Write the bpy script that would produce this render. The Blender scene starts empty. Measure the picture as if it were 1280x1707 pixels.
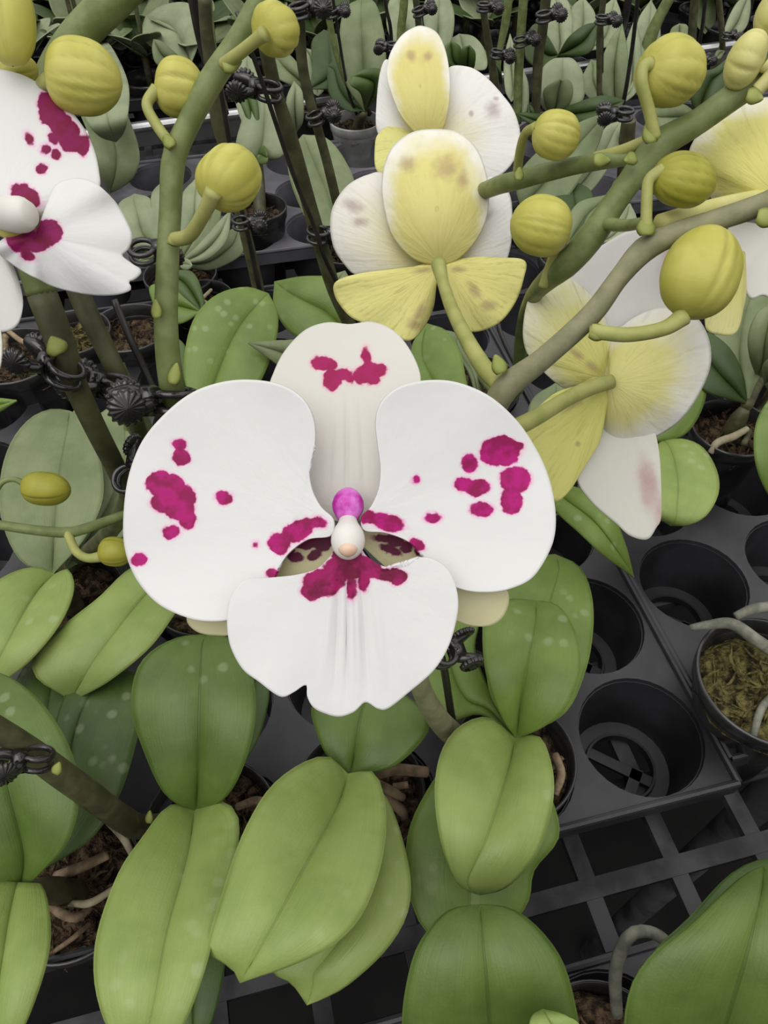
import bpy, math, random
from mathutils import Vector, Matrix
random.seed(7)
C = bpy.context.scene.collection
PI = math.pi
# ------------------------------------------------------------------ camera frame
F, CX, CY = 1242.0, 640.0, 853.5
PITCH = math.radians(50.0)
Z0 = 0.85                    # height of the tray tops above the floor
CAMH = 0.43                  # camera height above the tray tops
CAM = Vector((0, 0, Z0 + CAMH))
FW = Vector((0, math.cos(PITCH), -math.sin(PITCH)))
UP = Vector((0, math.sin(PITCH), math.cos(PITCH)))
RT = Vector((1, 0, 0))
def ray(x, y): return FW + RT*((x-CX)/F) - UP*((y-CY)/F)
def P(x, y, d): return CAM + ray(x, y)*d
def Dh(x, y, h): return (CAMH-h)/(-ray(x, y).z)
def Pz(x, y, h): return P(x, y, Dh(x, y, h))
def Dy(x, y, Y): return Y/ray(x, y).y

# ------------------------------------------------------------------ small helpers
def cr(pts, n, closed=False):
    """smooth curve through pts (tuples of any length), n samples spaced evenly"""
    m = len(pts); dim = len(pts[0]); dense = []
    segs = m if closed else m-1
    for i in range(segs):
        if closed: p0, p1, p2, p3 = (pts[(i-1) % m], pts[i], pts[(i+1) % m], pts[(i+2) % m])
        else:
            p1, p2 = pts[i], pts[i+1]
            p0 = pts[i-1] if i > 0 else tuple(2*a-b for a, b in zip(p1, p2))
            p3 = pts[i+2] if i+2 < m else tuple(2*b-a for a, b in zip(p1, p2))
        K = 14
        for k in range(K):
            t = k/K
            dense.append(tuple(0.5*((2*p1[c])+(-p0[c]+p2[c])*t+(2*p0[c]-5*p1[c]+4*p2[c]-p3[c])*t*t+(-p0[c]+3*p1[c]-3*p2[c]+p3[c])*t**3) for c in range(dim)))
    dense.append(tuple(pts[0] if closed else pts[-1]))
    L = [0]
    for a, b in zip(dense, dense[1:]): L.append(L[-1]+math.sqrt(sum((u-v)**2 for u, v in zip(a[:3], b[:3]))))
    out = []; j = 0; cnt = n if closed else n-1
    for i in range(n):
        s = L[-1]*i/cnt
        while j < len(L)-2 and L[j+1] < s: j += 1
        w = 0 if L[j+1] == L[j] else (s-L[j])/(L[j+1]-L[j])
        out.append(tuple(u+(v-u)*w for u, v in zip(dense[j], dense[j+1])))
    return out

def link(name, verts, faces, mat, parent=None, smooth=True, uvs=None, attrs=None, origin=None, solid=None):
    me = bpy.data.meshes.new(name)
    o0 = Vector(origin) if origin is not None else Vector((0, 0, 0))
    me.from_pydata([Vector(v)-o0 for v in verts], [], faces)
    if smooth: me.polygons.foreach_set('use_smooth', [True]*len(me.polygons))
    if uvs:
        ul = me.uv_layers.new(name='UVMap')
        for lp in me.loops: ul.data[lp.index].uv = uvs[lp.vertex_index]
    for k, vals in (attrs or {}).items():
        a = me.attributes.new(k, 'FLOAT', 'POINT'); a.data.foreach_set('value', vals)
    if mat: me.materials.append(mat)
    me.update()
    ob = bpy.data.objects.new(name, me); C.objects.link(ob)
    if parent is not None:
        ob.parent = parent
        wp = Vector(parent.get('_o', (0, 0, 0)))
        ob.location = o0-wp
    else: ob.location = o0
    ob['_o'] = tuple(o0)
    if solid:
        md = ob.modifiers.new('thickness', 'SOLIDIFY'); md.thickness = solid; md.offset = 0
    return ob
def tag(o, label=None, cat=None, group=None, kind=None):
    if label: o['label'] = label
    if cat: o['category'] = cat
    if group: o['group'] = group
    if kind: o['kind'] = kind
    return o
def thing(name, loc, label, cat, group=None):
    o = bpy.data.objects.new(name, None); C.objects.link(o); o.location = loc
    o.empty_display_size = 0.01; o['_o'] = tuple(loc)
    return tag(o, label, cat, group)

class MB:
    def __init__(s): s.v = []; s.f = []
    def add(s, v, f):
        b = len(s.v); s.v += [Vector(x) for x in v]; s.f += [tuple(i+b for i in q) for q in f]
    def box(s, c, sx, sy, sz, rot=None):
        vs = []
        for dz in (-1, 1):
            for dx, dy in ((-1, -1), (1, -1), (1, 1), (-1, 1)):
                p = Vector((dx*sx/2, dy*sy/2, dz*sz/2))
                if rot is not None: p = rot @ p
                vs.append(Vector(c)+p)
        s.add(vs, [(3, 2, 1, 0), (4, 5, 6, 7), (0, 1, 5, 4), (1, 2, 6, 5), (2, 3, 7, 6), (3, 0, 4, 7)])
    def tube(s, pts, radii, seg=10, n=None, cap=True):
        if not isinstance(radii, (list, tuple)): radii = [radii]*len(pts)
        data = [tuple(p)+(r,) for p, r in zip(pts, radii)]
        if n: data = cr(data, n)
        ps = [Vector(d[:3]) for d in data]; rs = [d[3] for d in data]
        t0 = (ps[1]-ps[0]).normalized()
        nrm = t0.orthogonal().normalized(); vs = []; fs = []
        for i, p in enumerate(ps):
            t = (ps[min(i+1, len(ps)-1)]-ps[max(i-1, 0)])
            t = t.normalized() if t.length > 1e-9 else t0
            nrm = (nrm-t*nrm.dot(t)).normalized(); b = t.cross(nrm)
            for k in range(seg):
                a = 2*PI*k/seg; vs.append(p+(nrm*math.cos(a)+b*math.sin(a))*rs[i])
        for i in range(len(ps)-1):
            for k in range(seg):
                k2 = (k+1) % seg
                fs.append((i*seg+k, i*seg+k2, (i+1)*seg+k2, (i+1)*seg+k))
        if cap:
            fs.append(tuple(range(seg))[::-1]); fs.append(tuple((len(ps)-1)*seg+k for k in range(seg)))
        s.add(vs, fs)
    def lathe(s, c, prof, seg=32, axis=Vector((0, 0, 1)), ridge=0, nr=12):
        axis = Vector(axis).normalized(); a1 = axis.orthogonal().normalized(); a2 = axis.cross(a1)
        vs = []; fs = []
        for (r, z) in prof:
            for k in range(seg):
                a = 2*PI*k/seg; rr = r*(1+ridge*math.cos(nr*a))
                vs.append(Vector(c)+axis*z+(a1*math.cos(a)+a2*math.sin(a))*rr)
        for i in range(len(prof)-1):
            for k in range(seg):
                k2 = (k+1) % seg; fs.append((i*seg+k, i*seg+k2, (i+1)*seg+k2, (i+1)*seg+k))
        s.add(vs, fs)
    def build(s, name, mat, parent=None, smooth=True, origin=None):
        return link(name, s.v, s.f, mat, parent, smooth, origin=origin)

# ------------------------------------------------------------------ materials
def newmat(name):
    m = bpy.data.materials.new(name); m.use_nodes = True
    nt = m.node_tree; nt.nodes.clear()
    out = nt.nodes.new('ShaderNodeOutputMaterial'); b = nt.nodes.new('ShaderNodeBsdfPrincipled')
    nt.links.new(b.outputs[0], out.inputs[0])
    return m, nt, b, out
def N(nt, t, **k):
    n = nt.nodes.new(t)
    for a, v in k.items(): setattr(n, a, v)
    return n
def mathn(nt, op, a, b=None, c=None, clamp=False):
    n = nt.nodes.new('ShaderNodeMath'); n.operation = op; n.use_clamp = clamp
    for i, x in enumerate((a, b, c)):
        if x is None: continue
        if hasattr(x, 'is_linked'): nt.links.new(x, n.inputs[i])
        else: n.inputs[i].default_value = x
    return n.outputs[0]
def mix(nt, fac, a, b):
    n = nt.nodes.new('ShaderNodeMix'); n.data_type = 'RGBA'
    for i, x in ((0, fac), (6, a), (7, b)):
        if hasattr(x, 'is_linked'): nt.links.new(x, n.inputs[i])
        else: n.inputs[i].default_value = x if i == 0 else (*x, 1)
    return n.outputs[2]
def sstep(nt, x, a, b):
    n = nt.nodes.new('ShaderNodeMapRange'); n.interpolation_type = 'SMOOTHSTEP'
    nt.links.new(x, n.inputs[0]); n.inputs[1].default_value = a; n.inputs[2].default_value = b
    return n.outputs[0]
def noise(nt, vec, scale, detail=3, rough=.55):
    n = nt.nodes.new('ShaderNodeTexNoise'); n.inputs['Scale'].default_value = scale
    n.inputs['Detail'].default_value = detail; n.inputs['Roughness'].default_value = rough
    if vec is not None: nt.links.new(vec, n.inputs['Vector'])
    return n
def bump(nt, b, h, strength, dist):
    n = nt.nodes.new('ShaderNodeBump'); n.inputs['Strength'].default_value = strength
    n.inputs['Distance'].default_value = dist; nt.links.new(h, n.inputs['Height'])
    nt.links.new(n.outputs[0], b.inputs['Normal']); return n.outputs[0]
def lin(r, g, b):
    f = lambda c: (c/255/12.92) if c/255 <= .04045 else ((c/255+.055)/1.055)**2.4
    return (f(r), f(g), f(b))
def translucent(nt, b, out, col, fac, nrm=None):
    t = nt.nodes.new('ShaderNodeBsdfTranslucent'); ms = nt.nodes.new('ShaderNodeMixShader')
    ms.inputs[0].default_value = fac
    if hasattr(col, 'is_linked'): nt.links.new(col, t.inputs[0])
    else: t.inputs[0].default_value = (*col, 1)
    if nrm is not None: nt.links.new(nrm, t.inputs['Normal'])
    nt.links.new(b.outputs[0], ms.inputs[1]); nt.links.new(t.outputs[0], ms.inputs[2])
    nt.links.new(ms.outputs[0], out.inputs[0])

def leaf_mat(name, c1, c2, rough=.42, spots=True, tr=.12):
    m, nt, b, out = newmat(name)
    tc = N(nt, 'ShaderNodeTexCoord'); sx = N(nt, 'ShaderNodeSeparateXYZ'); nt.links.new(tc.outputs['UV'], sx.inputs[0])
    u, v = sx.outputs[0], sx.outputs[1]
    n1 = noise(nt, tc.outputs['Object'], 38, 4)
    col = mix(nt, sstep(nt, n1.outputs[0], .3, .7), c1, c2)
    mp = N(nt, 'ShaderNodeMapping'); mp.inputs['Scale'].default_value = (46, 1.3, 1); nt.links.new(tc.outputs['UV'], mp.inputs[0])
    n2 = noise(nt, mp.outputs[0], 1.5, 2)
    col = mix(nt, mathn(nt, 'MULTIPLY', sstep(nt, n2.outputs[0], .4, .8), .16), col, tuple(x*.72 for x in c1))
    au = mathn(nt, 'ABSOLUTE', mathn(nt, 'SUBTRACT', u, .5))
    rib = mathn(nt, 'SUBTRACT', 1.0, sstep(nt, au, .004, .02))
    col = mix(nt, mathn(nt, 'MULTIPLY', rib, .4), col, tuple(x*.5 for x in c1))
    edge = sstep(nt, au, .485, .498)
    col = mix(nt, mathn(nt, 'MULTIPLY', edge, .3), col, tuple(min(1, x*1.7+.04) for x in c2))
    if spots:
        vo = N(nt, 'ShaderNodeTexVoronoi'); vo.inputs['Scale'].default_value = 95; nt.links.new(tc.outputs['Object'], vo.inputs['Vector'])
        nb = noise(nt, tc.outputs['Object'], 14, 1)
        d = mathn(nt, 'ADD', vo.outputs['Distance'], mathn(nt, 'MULTIPLY', noise(nt, tc.outputs['Object'], 220, 2).outputs[0], .18))
        s = mathn(nt, 'MULTIPLY', mathn(nt, 'SUBTRACT', 1.0, sstep(nt, d, .24, .42)), sstep(nt, nb.outputs[0], .5, .62))
        col = mix(nt, mathn(nt, 'MULTIPLY', s, .22), col, lin(190, 200, 165))
    nt.links.new(col, b.inputs['Base Color'])
    nt.links.new(mathn(nt, 'ADD', mathn(nt, 'MULTIPLY', n1.outputs[0], .15), rough-.07), b.inputs['Roughness'])
    b.inputs['Specular IOR Level'].default_value = .45
    fine = noise(nt, tc.outputs['Object'], 900, 2)
    h = mathn(nt, 'ADD', mathn(nt, 'MULTIPLY', rib, -1.0), mathn(nt, 'MULTIPLY', fine.outputs[0], .25))
    h = mathn(nt, 'ADD', h, mathn(nt, 'MULTIPLY', n2.outputs[0], .35))
    nr = bump(nt, b, h, .35, .0012)
    translucent(nt, b, out, col, tr)
    return m
LM = {
 'M': leaf_mat('leaf_olive_green', lin(98, 122, 50), lin(118, 140, 64)),
 'K': leaf_mat('leaf_olive_shaded_copy', lin(80, 102, 42), lin(98, 120, 54)),  # darker copy of the olive leaf, shade from the flower above put into its colour
 'L': leaf_mat('leaf_light_green', lin(130, 150, 76), lin(148, 166, 92)),
 'D': leaf_mat('leaf_deep_green', lin(66, 88, 36), lin(84, 106, 50)),
 'G': leaf_mat('leaf_grey_green', lin(106, 119, 79), lin(128, 140, 100), .5, False),
 'H': leaf_mat('leaf_pale_grey_green', lin(130, 141, 106), lin(152, 161, 126), .5, False),
 'U': leaf_mat('leaf_underside', lin(54, 72, 32), lin(68, 88, 42), .5, False),
}

def petal_front(name, spots, base=(.86, .855, .84), mark=lin(160, 8, 95), mark2=lin(190, 20, 130), halo=lin(250, 190, 225), soft=.07, veins=None, base2=None):
    """white petal with pigment blotches; spots = (x, y, rx, ry, rot_deg) in the petal's own UV, 1 unit = 100"""
    m, nt, b, out = newmat(name)
    uv = N(nt, 'ShaderNodeTexCoord').outputs['UV']
    oc = N(nt, 'ShaderNodeTexCoord').outputs['Object']
    w = noise(nt, uv, 7, 3)
    sub = N(nt, 'ShaderNodeVectorMath', operation='SUBTRACT'); nt.links.new(w.outputs['Color'], sub.inputs[0]); sub.inputs[1].default_value = (.5, .5, .5)
    sc = N(nt, 'ShaderNodeVectorMath', operation='MULTIPLY'); nt.links.new(sub.outputs[0], sc.inputs[0]); sc.inputs[1].default_value = (.13, .13, 0)
    ad = N(nt, 'ShaderNodeVectorMath', operation='ADD'); nt.links.new(uv, ad.inputs[0]); nt.links.new(sc.outputs[0], ad.inputs[1])
    cur = None
    for sp in spots:
        x, y, rx, ry = sp[:4]; rot = sp[4] if len(sp) > 4 else 0
        mp = N(nt, 'ShaderNodeMapping', vector_type='TEXTURE')
        mp.inputs['Location'].default_value = (x/100, y/100, 0); mp.inputs['Rotation'].default_value = (0, 0, math.radians(rot))
        mp.inputs['Scale'].default_value = ((rx+1.5)/100, (ry+1.5)/100, 1); nt.links.new(ad.outputs[0], mp.inputs[0])
        ln = N(nt, 'ShaderNodeVectorMath', operation='LENGTH'); nt.links.new(mp.outputs[0], ln.inputs[0])
        d = mathn(nt, 'MULTIPLY', mathn(nt, 'SUBTRACT', ln.outputs['Value'], 1.0), min(rx, ry)/10)
        cur = d if cur is None else mathn(nt, 'SMOOTH_MIN', cur, d, .25)
    n1 = noise(nt, oc, 60, 4)
    col = mix(nt, n1.outputs[0], base, base2 or tuple(x*.95 for x in base))
    rad = N(nt, 'ShaderNodeAttribute', attribute_name='rad').outputs['Fac']
    ang = N(nt, 'ShaderNodeAttribute', attribute_name='ang').outputs['Fac']
    if cur is not None:
        hl = mathn(nt, 'SUBTRACT', 1.0, sstep(nt, cur, 0.0, .5))
        col = mix(nt, mathn(nt, 'MULTIPLY', hl, .8), col, halo)
        fc = mathn(nt, 'SUBTRACT', 1.0, sstep(nt, cur, -soft*1.5, soft*2))
        inner = mix(nt, sstep(nt, noise(nt, uv, 3.2, 3).outputs[0], .38, .62), mark, mark2)
        col = mix(nt, fc, col, inner)
    if veins:
        pu = N(nt, 'ShaderNodeAttribute', attribute_name='ang').outputs['Fac']
    nt.links.new(col, b.inputs['Base Color'])
    b.inputs['Roughness'].default_value = .55
    b.inputs['Specular IOR Level'].default_value = .3
    b.inputs['Sheen Weight'].default_value = .1
    f = mathn(nt, 'MULTIPLY', noise(nt, oc, 1400, 2).outputs[0], .08)
    cmb = N(nt, 'ShaderNodeCombineXYZ'); nt.links.new(mathn(nt, 'MULTIPLY', ang, 26), cmb.inputs[0]); nt.links.new(mathn(nt, 'MULTIPLY', rad, 3), cmb.inputs[1])
    f2 = noise(nt, cmb.outputs[0], 1.6, 3)
    f = mathn(nt, 'ADD', f, mathn(nt, 'MULTIPLY', f2.outputs[0], .45))
    f = mathn(nt, 'ADD', f, mathn(nt, 'MULTIPLY', noise(nt, oc, 170, 3).outputs[0], .6))
    bump(nt, b, f, .4, .0008)
    translucent(nt, b, out, col, .22)
    return m

def petal_back(name, centre=lin(206, 204, 108), edge=(.84, .82, .74), r0=.25, r1=1.0, blotch=(), blend=.5, vein=.25):
    m, nt, b, out = newmat(name)
    uv = N(nt, 'ShaderNodeTexCoord').outputs['UV']; oc = N(nt, 'ShaderNodeTexCoord').outputs['Object']
    rad = N(nt, 'ShaderNodeAttribute', attribute_name='rad').outputs['Fac']
    ang = N(nt, 'ShaderNodeAttribute', attribute_name='ang').outputs['Fac']
    r = mathn(nt, 'ADD', rad, mathn(nt, 'MULTIPLY', mathn(nt, 'SUBTRACT', noise(nt, uv, 2.5, 3).outputs[0], .5), .45))
    col = mix(nt, sstep(nt, r, r0, r1), centre, edge)
    cmb = N(nt, 'ShaderNodeCombineXYZ'); nt.links.new(mathn(nt, 'MULTIPLY', ang, 22), cmb.inputs[0]); nt.links.new(mathn(nt, 'MULTIPLY', rad, 1.6), cmb.inputs[1])
    vn = noise(nt, cmb.outputs[0], 2.2, 3)
    vm = mathn(nt, 'MULTIPLY', sstep(nt, vn.outputs[0], .5, .72), vein)
    col = mix(nt, vm, col, lin(150, 140, 70))
    cur = None
    for sp in blotch:
        x, y, rx, ry = sp[:4]; rot = sp[4] if len(sp) > 4 else 0
        mp = N(nt, 'ShaderNodeMapping', vector_type='TEXTURE')
        mp.inputs['Location'].default_value = (x/100, y/100, 0); mp.inputs['Rotation'].default_value = (0, 0, math.radians(rot))
        mp.inputs['Scale'].default_value = (rx/100, ry/100, 1); nt.links.new(uv, mp.inputs[0])
        ln = N(nt, 'ShaderNodeVectorMath', operation='LENGTH'); nt.links.new(mp.outputs[0], ln.inputs[0])
        cur = ln.outputs['Value'] if cur is None else mathn(nt, 'MINIMUM', cur, ln.outputs['Value'])
    if cur is not None:
        cur = mathn(nt, 'ADD', cur, mathn(nt, 'MULTIPLY', noise(nt, uv, 6, 3).outputs[0], .9))
        col = mix(nt, mathn(nt, 'MULTIPLY', mathn(nt, 'SUBTRACT', 1.0, sstep(nt, cur, .5, 1.5)), .5), col, lin(140, 95, 95))
    nt.links.new(col, b.inputs['Base Color']); b.inputs['Roughness'].default_value = .5
    b.inputs['Specular IOR Level'].default_value = .3
    bump(nt, b, mathn(nt, 'ADD', mathn(nt, 'MULTIPLY', vn.outputs[0], -.6), mathn(nt, 'MULTIPLY', noise(nt, oc, 160, 3).outputs[0], .6)), .5, .001)
    translucent(nt, b, out, col, .14)
    return m

def simple(name, c1, c2=None, rough=.5, scale=40, spec=.5, metal=0, bs=.0, bd=.001, tr=0, bscale=None, lo=.35, hi=.65):
    m, nt, b, out = newmat(name)
    oc = N(nt, 'ShaderNodeTexCoord').outputs['Object']
    n1 = noise(nt, oc, scale, 4)
    col = mix(nt, sstep(nt, n1.outputs[0], lo, hi), c1, c2 or c1)
    nt.links.new(col, b.inputs['Base Color']); b.inputs['Roughness'].default_value = rough
    b.inputs['Metallic'].default_value = metal; b.inputs['Specular IOR Level'].default_value = spec
    if bs: bump(nt, b, noise(nt, oc, bscale or scale*4, 3).outputs[0], bs, bd)
    if tr: translucent(nt, b, out, col, tr)
    return m
def bud_mat(name, c1, c2):
    m, nt, b, out = newmat(name)
    oc = N(nt, 'ShaderNodeTexCoord').outputs['Object']
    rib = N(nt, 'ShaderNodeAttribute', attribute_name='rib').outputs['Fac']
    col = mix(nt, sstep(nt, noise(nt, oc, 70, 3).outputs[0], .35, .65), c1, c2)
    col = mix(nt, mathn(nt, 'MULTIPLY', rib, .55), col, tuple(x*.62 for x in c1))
    nt.links.new(col, b.inputs['Base Color']); b.inputs['Roughness'].default_value = .45
    b.inputs['Specular IOR Level'].default_value = .35
    bump(nt, b, noise(nt, oc, 500, 3).outputs[0], .15, .0006)
    translucent(nt, b, out, col, .12)
    return m
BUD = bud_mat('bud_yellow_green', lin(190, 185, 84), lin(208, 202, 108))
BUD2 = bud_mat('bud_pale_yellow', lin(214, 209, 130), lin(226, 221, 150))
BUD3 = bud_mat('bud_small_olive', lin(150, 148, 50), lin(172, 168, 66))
STEM = simple('stem_green', lin(104, 116, 66), lin(128, 138, 88), .5, 130, .35, bs=.15, bd=.0006)
STEMB = simple('stem_brown_green', lin(66, 66, 44), lin(88, 88, 60), .5, 90, .35, bs=.15, bd=.0006)
STEMG = simple('stem_greyish', lin(122, 122, 92), lin(140, 138, 106), .55, 150, .3, bs=.2, bd=.0006)
STALK = simple('stalk_yellow_green', lin(150, 154, 84), lin(168, 168, 100), .5, 120, .35, bs=.1, bd=.0005)
BRACT = simple('bract_yellow_green', lin(128, 138, 66), lin(148, 154, 82), .5, 80, .35)
STAKE = simple('stake_dark', lin(34, 32, 30), lin(48, 44, 40), .3, 60, .6)
CLIPM = simple('clip_black_plastic', lin(30, 28, 28), lin(48, 46, 45), .14, 90, .7)
TRAY = simple('tray_black_plastic', lin(25, 25, 27), lin(56, 56, 60), .42, 16, .5, bs=.12, bd=.002, bscale=60, lo=.3, hi=.75)
TRAYD = simple('tray_dusty_plastic', lin(48, 48, 52), lin(108, 106, 112), .5, 14, .4, bs=.12, bd=.002, bscale=60, lo=.3, hi=.75)
GRID = simple('bench_grid_plastic', lin(38, 38, 40), lin(78, 78, 80), .6, 25, .4, bs=.2, bd=.001, bscale=120)
POT = simple('pot_smoky_plastic', lin(28, 28, 28), lin(60, 60, 59), .25, 20, .6, bs=.08, bd=.002, bscale=40)
POTL = simple('pot_clear_grey_plastic', lin(120, 120, 118), lin(170, 170, 166), .2, 22, .6, bs=.1, bd=.002, bscale=40)
MOSS = simple('potting_moss_brown', lin(26, 19, 12), lin(98, 80, 58), .85, 190, .2, bs=.9, bd=.006, bscale=260)
MOSSG = simple('potting_moss_green', lin(36, 32, 16), lin(112, 104, 60), .85, 170, .2, bs=.9, bd=.006, bscale=240)
ROOT = simple('root_grey_beige', lin(150, 140, 112), lin(176, 166, 140), .6, 120, .3, bs=.2, bd=.001)
ROOTB = simple('root_brown', lin(104, 86, 66), lin(150, 130, 104), .7, 120, .3, bs=.3, bd=.001)
ROOTG = simple('root_grey', lin(96, 98, 86), lin(128, 128, 114), .6, 120, .3, bs=.2, bd=.001)
ALU = simple('rail_aluminium', (.55, .55, .55), (.7, .7, .7), .3, 14, .5, metal=.9)
FLOORM = simple('floor_concrete_shade_toned', lin(12, 12, 12), lin(22, 22, 21), .9, 6, .2)  # near-black because the shade below the bench is put into the concrete colour
COLM = simple('column_white', (.88, .85, .8), (.85, .82, .76), .45, 80, .35, tr=.2)
COLP = simple('column_anther_peach', lin(240, 214, 190), lin(230, 190, 160), .5, 150, .3, tr=.15)
COLV = simple('column_base_magenta', lin(178, 30, 150), lin(214, 120, 204), .45, 160, .35)

# ------------------------------------------------------------------ plant builders
TS = [-1, -.9, -.72, -.5, -.3, -.14, -.05, 0, .05, .14, .3, .5, .72, .9, 1]
def leaf(plant, base, tip, A, B, hs=None, ks=None, d0=None, mat='M', fold=.0, dome=.004, mid=None, wave=.0008, label=None, name='leaf', th=.0014, keel=1):
    """A, B: the leaf's two margins from base to tip.  hs: heights above the tray, or ks: relative run away from / towards the eye"""
    n = 26
    a = cr([base]+list(A)+[tip], n); b = cr([base]+list(B)+[tip], n)
    if mid: m = cr([base]+list(mid)+[tip], n)
    else: m = [((p[0]+q[0])/2, (p[1]+q[1])/2) for p, q in zip(a, b)]
    q3 = lambda v, s: v[0]*(1-s)*(1-2*s)+v[1]*4*s*(1-s)+v[2]*s*(2*s-1)
    ph = random.random()*6
    vs = []; uvs = []
    for i in range(n):
        s = i/(n-1); env = math.sin(PI*min(1, s*1.02))**.6 if 0 < s < 1 else 0
        for t in TS:
            e = a[i] if t < 0 else b[i]; k = abs(t)
            x = m[i][0]+(e[0]-m[i][0])*k; y = m[i][1]+(e[1]-m[i][1])*k
            if hs is not None: d = Dh(x, y, q3(hs, s))
            else: d = d0*(1+q3(ks, s))
            d += (.0055*(1-s)**1.6+.0012)*math.exp(-k*5)*env*(d0 or .4)/.4*keel
            d += -fold*k*(1-s*.6)*env - dome*(1-(k-.35)**2*1.6)*env + wave*math.sin(s*9+ph+t*1.5)*k*env
            vs.append(P(x, y, d)); uvs.append(((t+1)/2, s))
    w = len(TS); fs = []
    for i in range(n-1):
        for k in range(w-1): fs.append((i*w+k, i*w+k+1, (i+1)*w+k+1, (i+1)*w+k))
    o = link(name, vs, fs, LM[mat], plant, uvs=uvs, origin=vs[7], solid=th)
    if label: o['label'] = label
    return o

def fan(name, parent, c, outline, d0, mat, cup=0, gx=0, gy=0, ripple=.0006, nth=120, nr=30, th=.0009, creases=None, smooth_pts=True, cupc=None, heart=None, mixrad=False):
    """petal surface spreading from its attachment c to the margin 'outline'"""
    ol = cr(outline, nth, True)
    hq = heart or c; rq = math.hypot(c[0]-hq[0], c[1]-hq[1])
    vs = [P(c[0], c[1], d0+gx*(c[0]-hq[0])/100+gy*(c[1]-hq[1])/100+(cup*(rq/max(math.hypot(q[0]-hq[0], q[1]-hq[1]) for q in ol))**2)+(cupc[2]*((c[0]-cupc[0])**2+(c[1]-cupc[1])**2)/1e4 if cupc else 0))]; uvs = [(c[0]/100, c[1]/100)]; rad = [0.0]; ang = [0.0]
    ph = random.random()*6; hx, hy = heart or c; Rm = max(math.hypot(q[0]-hx, q[1]-hy) for q in ol)
    for i in range(1, nr+1):
        r = (i/nr)**.9
        for k, (ex, ey) in enumerate(ol):
            x = c[0]+(ex-c[0])*r; y = c[1]+(ey-c[1])*r
            rr = math.hypot(x-hx, y-hy)/Rm if heart else r
            th_ = math.atan2(y-hy, x-hx) if heart else math.atan2(ey-c[1], ex-c[0])
            d = d0+cup*rr*rr+gx*(x-hx)/100+gy*(y-hy)/100
            if cupc: d += cupc[2]*(((x-cupc[0])**2+(y-cupc[1])**2)/1e4)
            d += ripple*rr*rr*math.sin(5*th_+ph)+ripple*.6*rr**3*math.sin(11*th_+ph*2)
            if creases:
                for (cx_, wd, amp, y0, y1) in creases:
                    if y0 < y < y1:
                        f = math.sin(PI*(y-y0)/(y1-y0))
                        xx = cx_+(cx_-hx)*(y-y0)/(y1-y0)*.6
                        d += amp*f*math.exp(-((x-xx)/wd)**2)
            vs.append(P(x, y, d)); uvs.append((x/100, y/100)); rad.append(r*min(1, .5+.85*rr) if mixrad else rr if heart else r); ang.append(abs(th_)/(2*PI) if heart else (k/nth if k/nth < .5 else 1-k/nth))
    vs[0] = sum((vs[1+k] for k in range(nth)), Vector((0, 0, 0)))/nth
    fs = [(0, 1+k, 1+(k+1) % nth) for k in range(nth)]
    for i in range(nr-1):
        for k in range(nth):
            k2 = (k+1) % nth; q = 1+i*nth
            fs.append((q+k, q+nth+k, q+nth+k2, q+k2))
    return link(name, vs, fs, mat, parent, uvs=uvs, attrs={'rad': rad, 'ang': ang}, origin=vs[0], solid=th)

def bud(plant, b, t, w, db, dt, mat=BUD, ribs=11, seam=.05, fat=.62, twist=.5, stalk=None, sw=None, smat=None, seed=0, seams=3):
    rnd = random.Random(seed)
    B = P(b[0], b[1], db); T = P(t[0], t[1], dt); ax = T-B; L = ax.length; ax = ax.normalized()
    R = w/2*((db+dt)/2)/F
    a1 = ax.orthogonal().normalized(); a2 = ax.cross(a1)
    nr, ns = 34, 72; vs = []; rib = []; ph = rnd.random()*6
    for i in range(nr+1):
        s = i/nr
        sk = min(.9995, max(.0005, s**(.78+fat*.3)))
        pr = (1-abs(2*sk-1)**2.3)**.52*(1-.06*max(0, s-.7)/.3)
        dep = math.sin(PI*s)**.5 if 0 < s < 1 else 0
        for k in range(ns):
            a = 2*PI*k/ns+twist*s
            g = abs(math.sin(a*ribs/2+ph+.5*math.sin(a*2+seed)))**.5
            g = (1-g)
            e = 0
            for q in range(seams):
                da = (a-2*PI*q/seams-ph+PI) % (2*PI)-PI
                e += math.exp(-(da/.07)**2)
            r = R*pr*(1-.055*g*dep-seam*1.3*e*dep+.035*math.sin(2*a+ph)+.02*math.sin(3*a+ph*2+s*3))
            p = B+ax*(L*(s*.98+.01))+(a1*math.cos(a)+a2*math.sin(a))*r
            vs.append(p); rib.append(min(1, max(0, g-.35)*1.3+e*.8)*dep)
    fs = []
    for i in range(nr):
        for k in range(ns):
            k2 = (k+1) % ns; fs.append((i*ns+k, i*ns+k2, (i+1)*ns+k2, (i+1)*ns+k))
    o = link('bud', vs, fs, mat, plant, attrs={'rib': rib}, origin=B)
    if stalk:
        mb = MB(); pts = [P(*q) for q in stalk]; rr = [sw/2*q[2]/F for q in stalk]
        rr[-1] *= 1.25
        mb.tube(pts, rr, 12, n=24); mb.build('bud_stalk', smat or STALK, o, origin=pts[-1])
    return o

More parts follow.
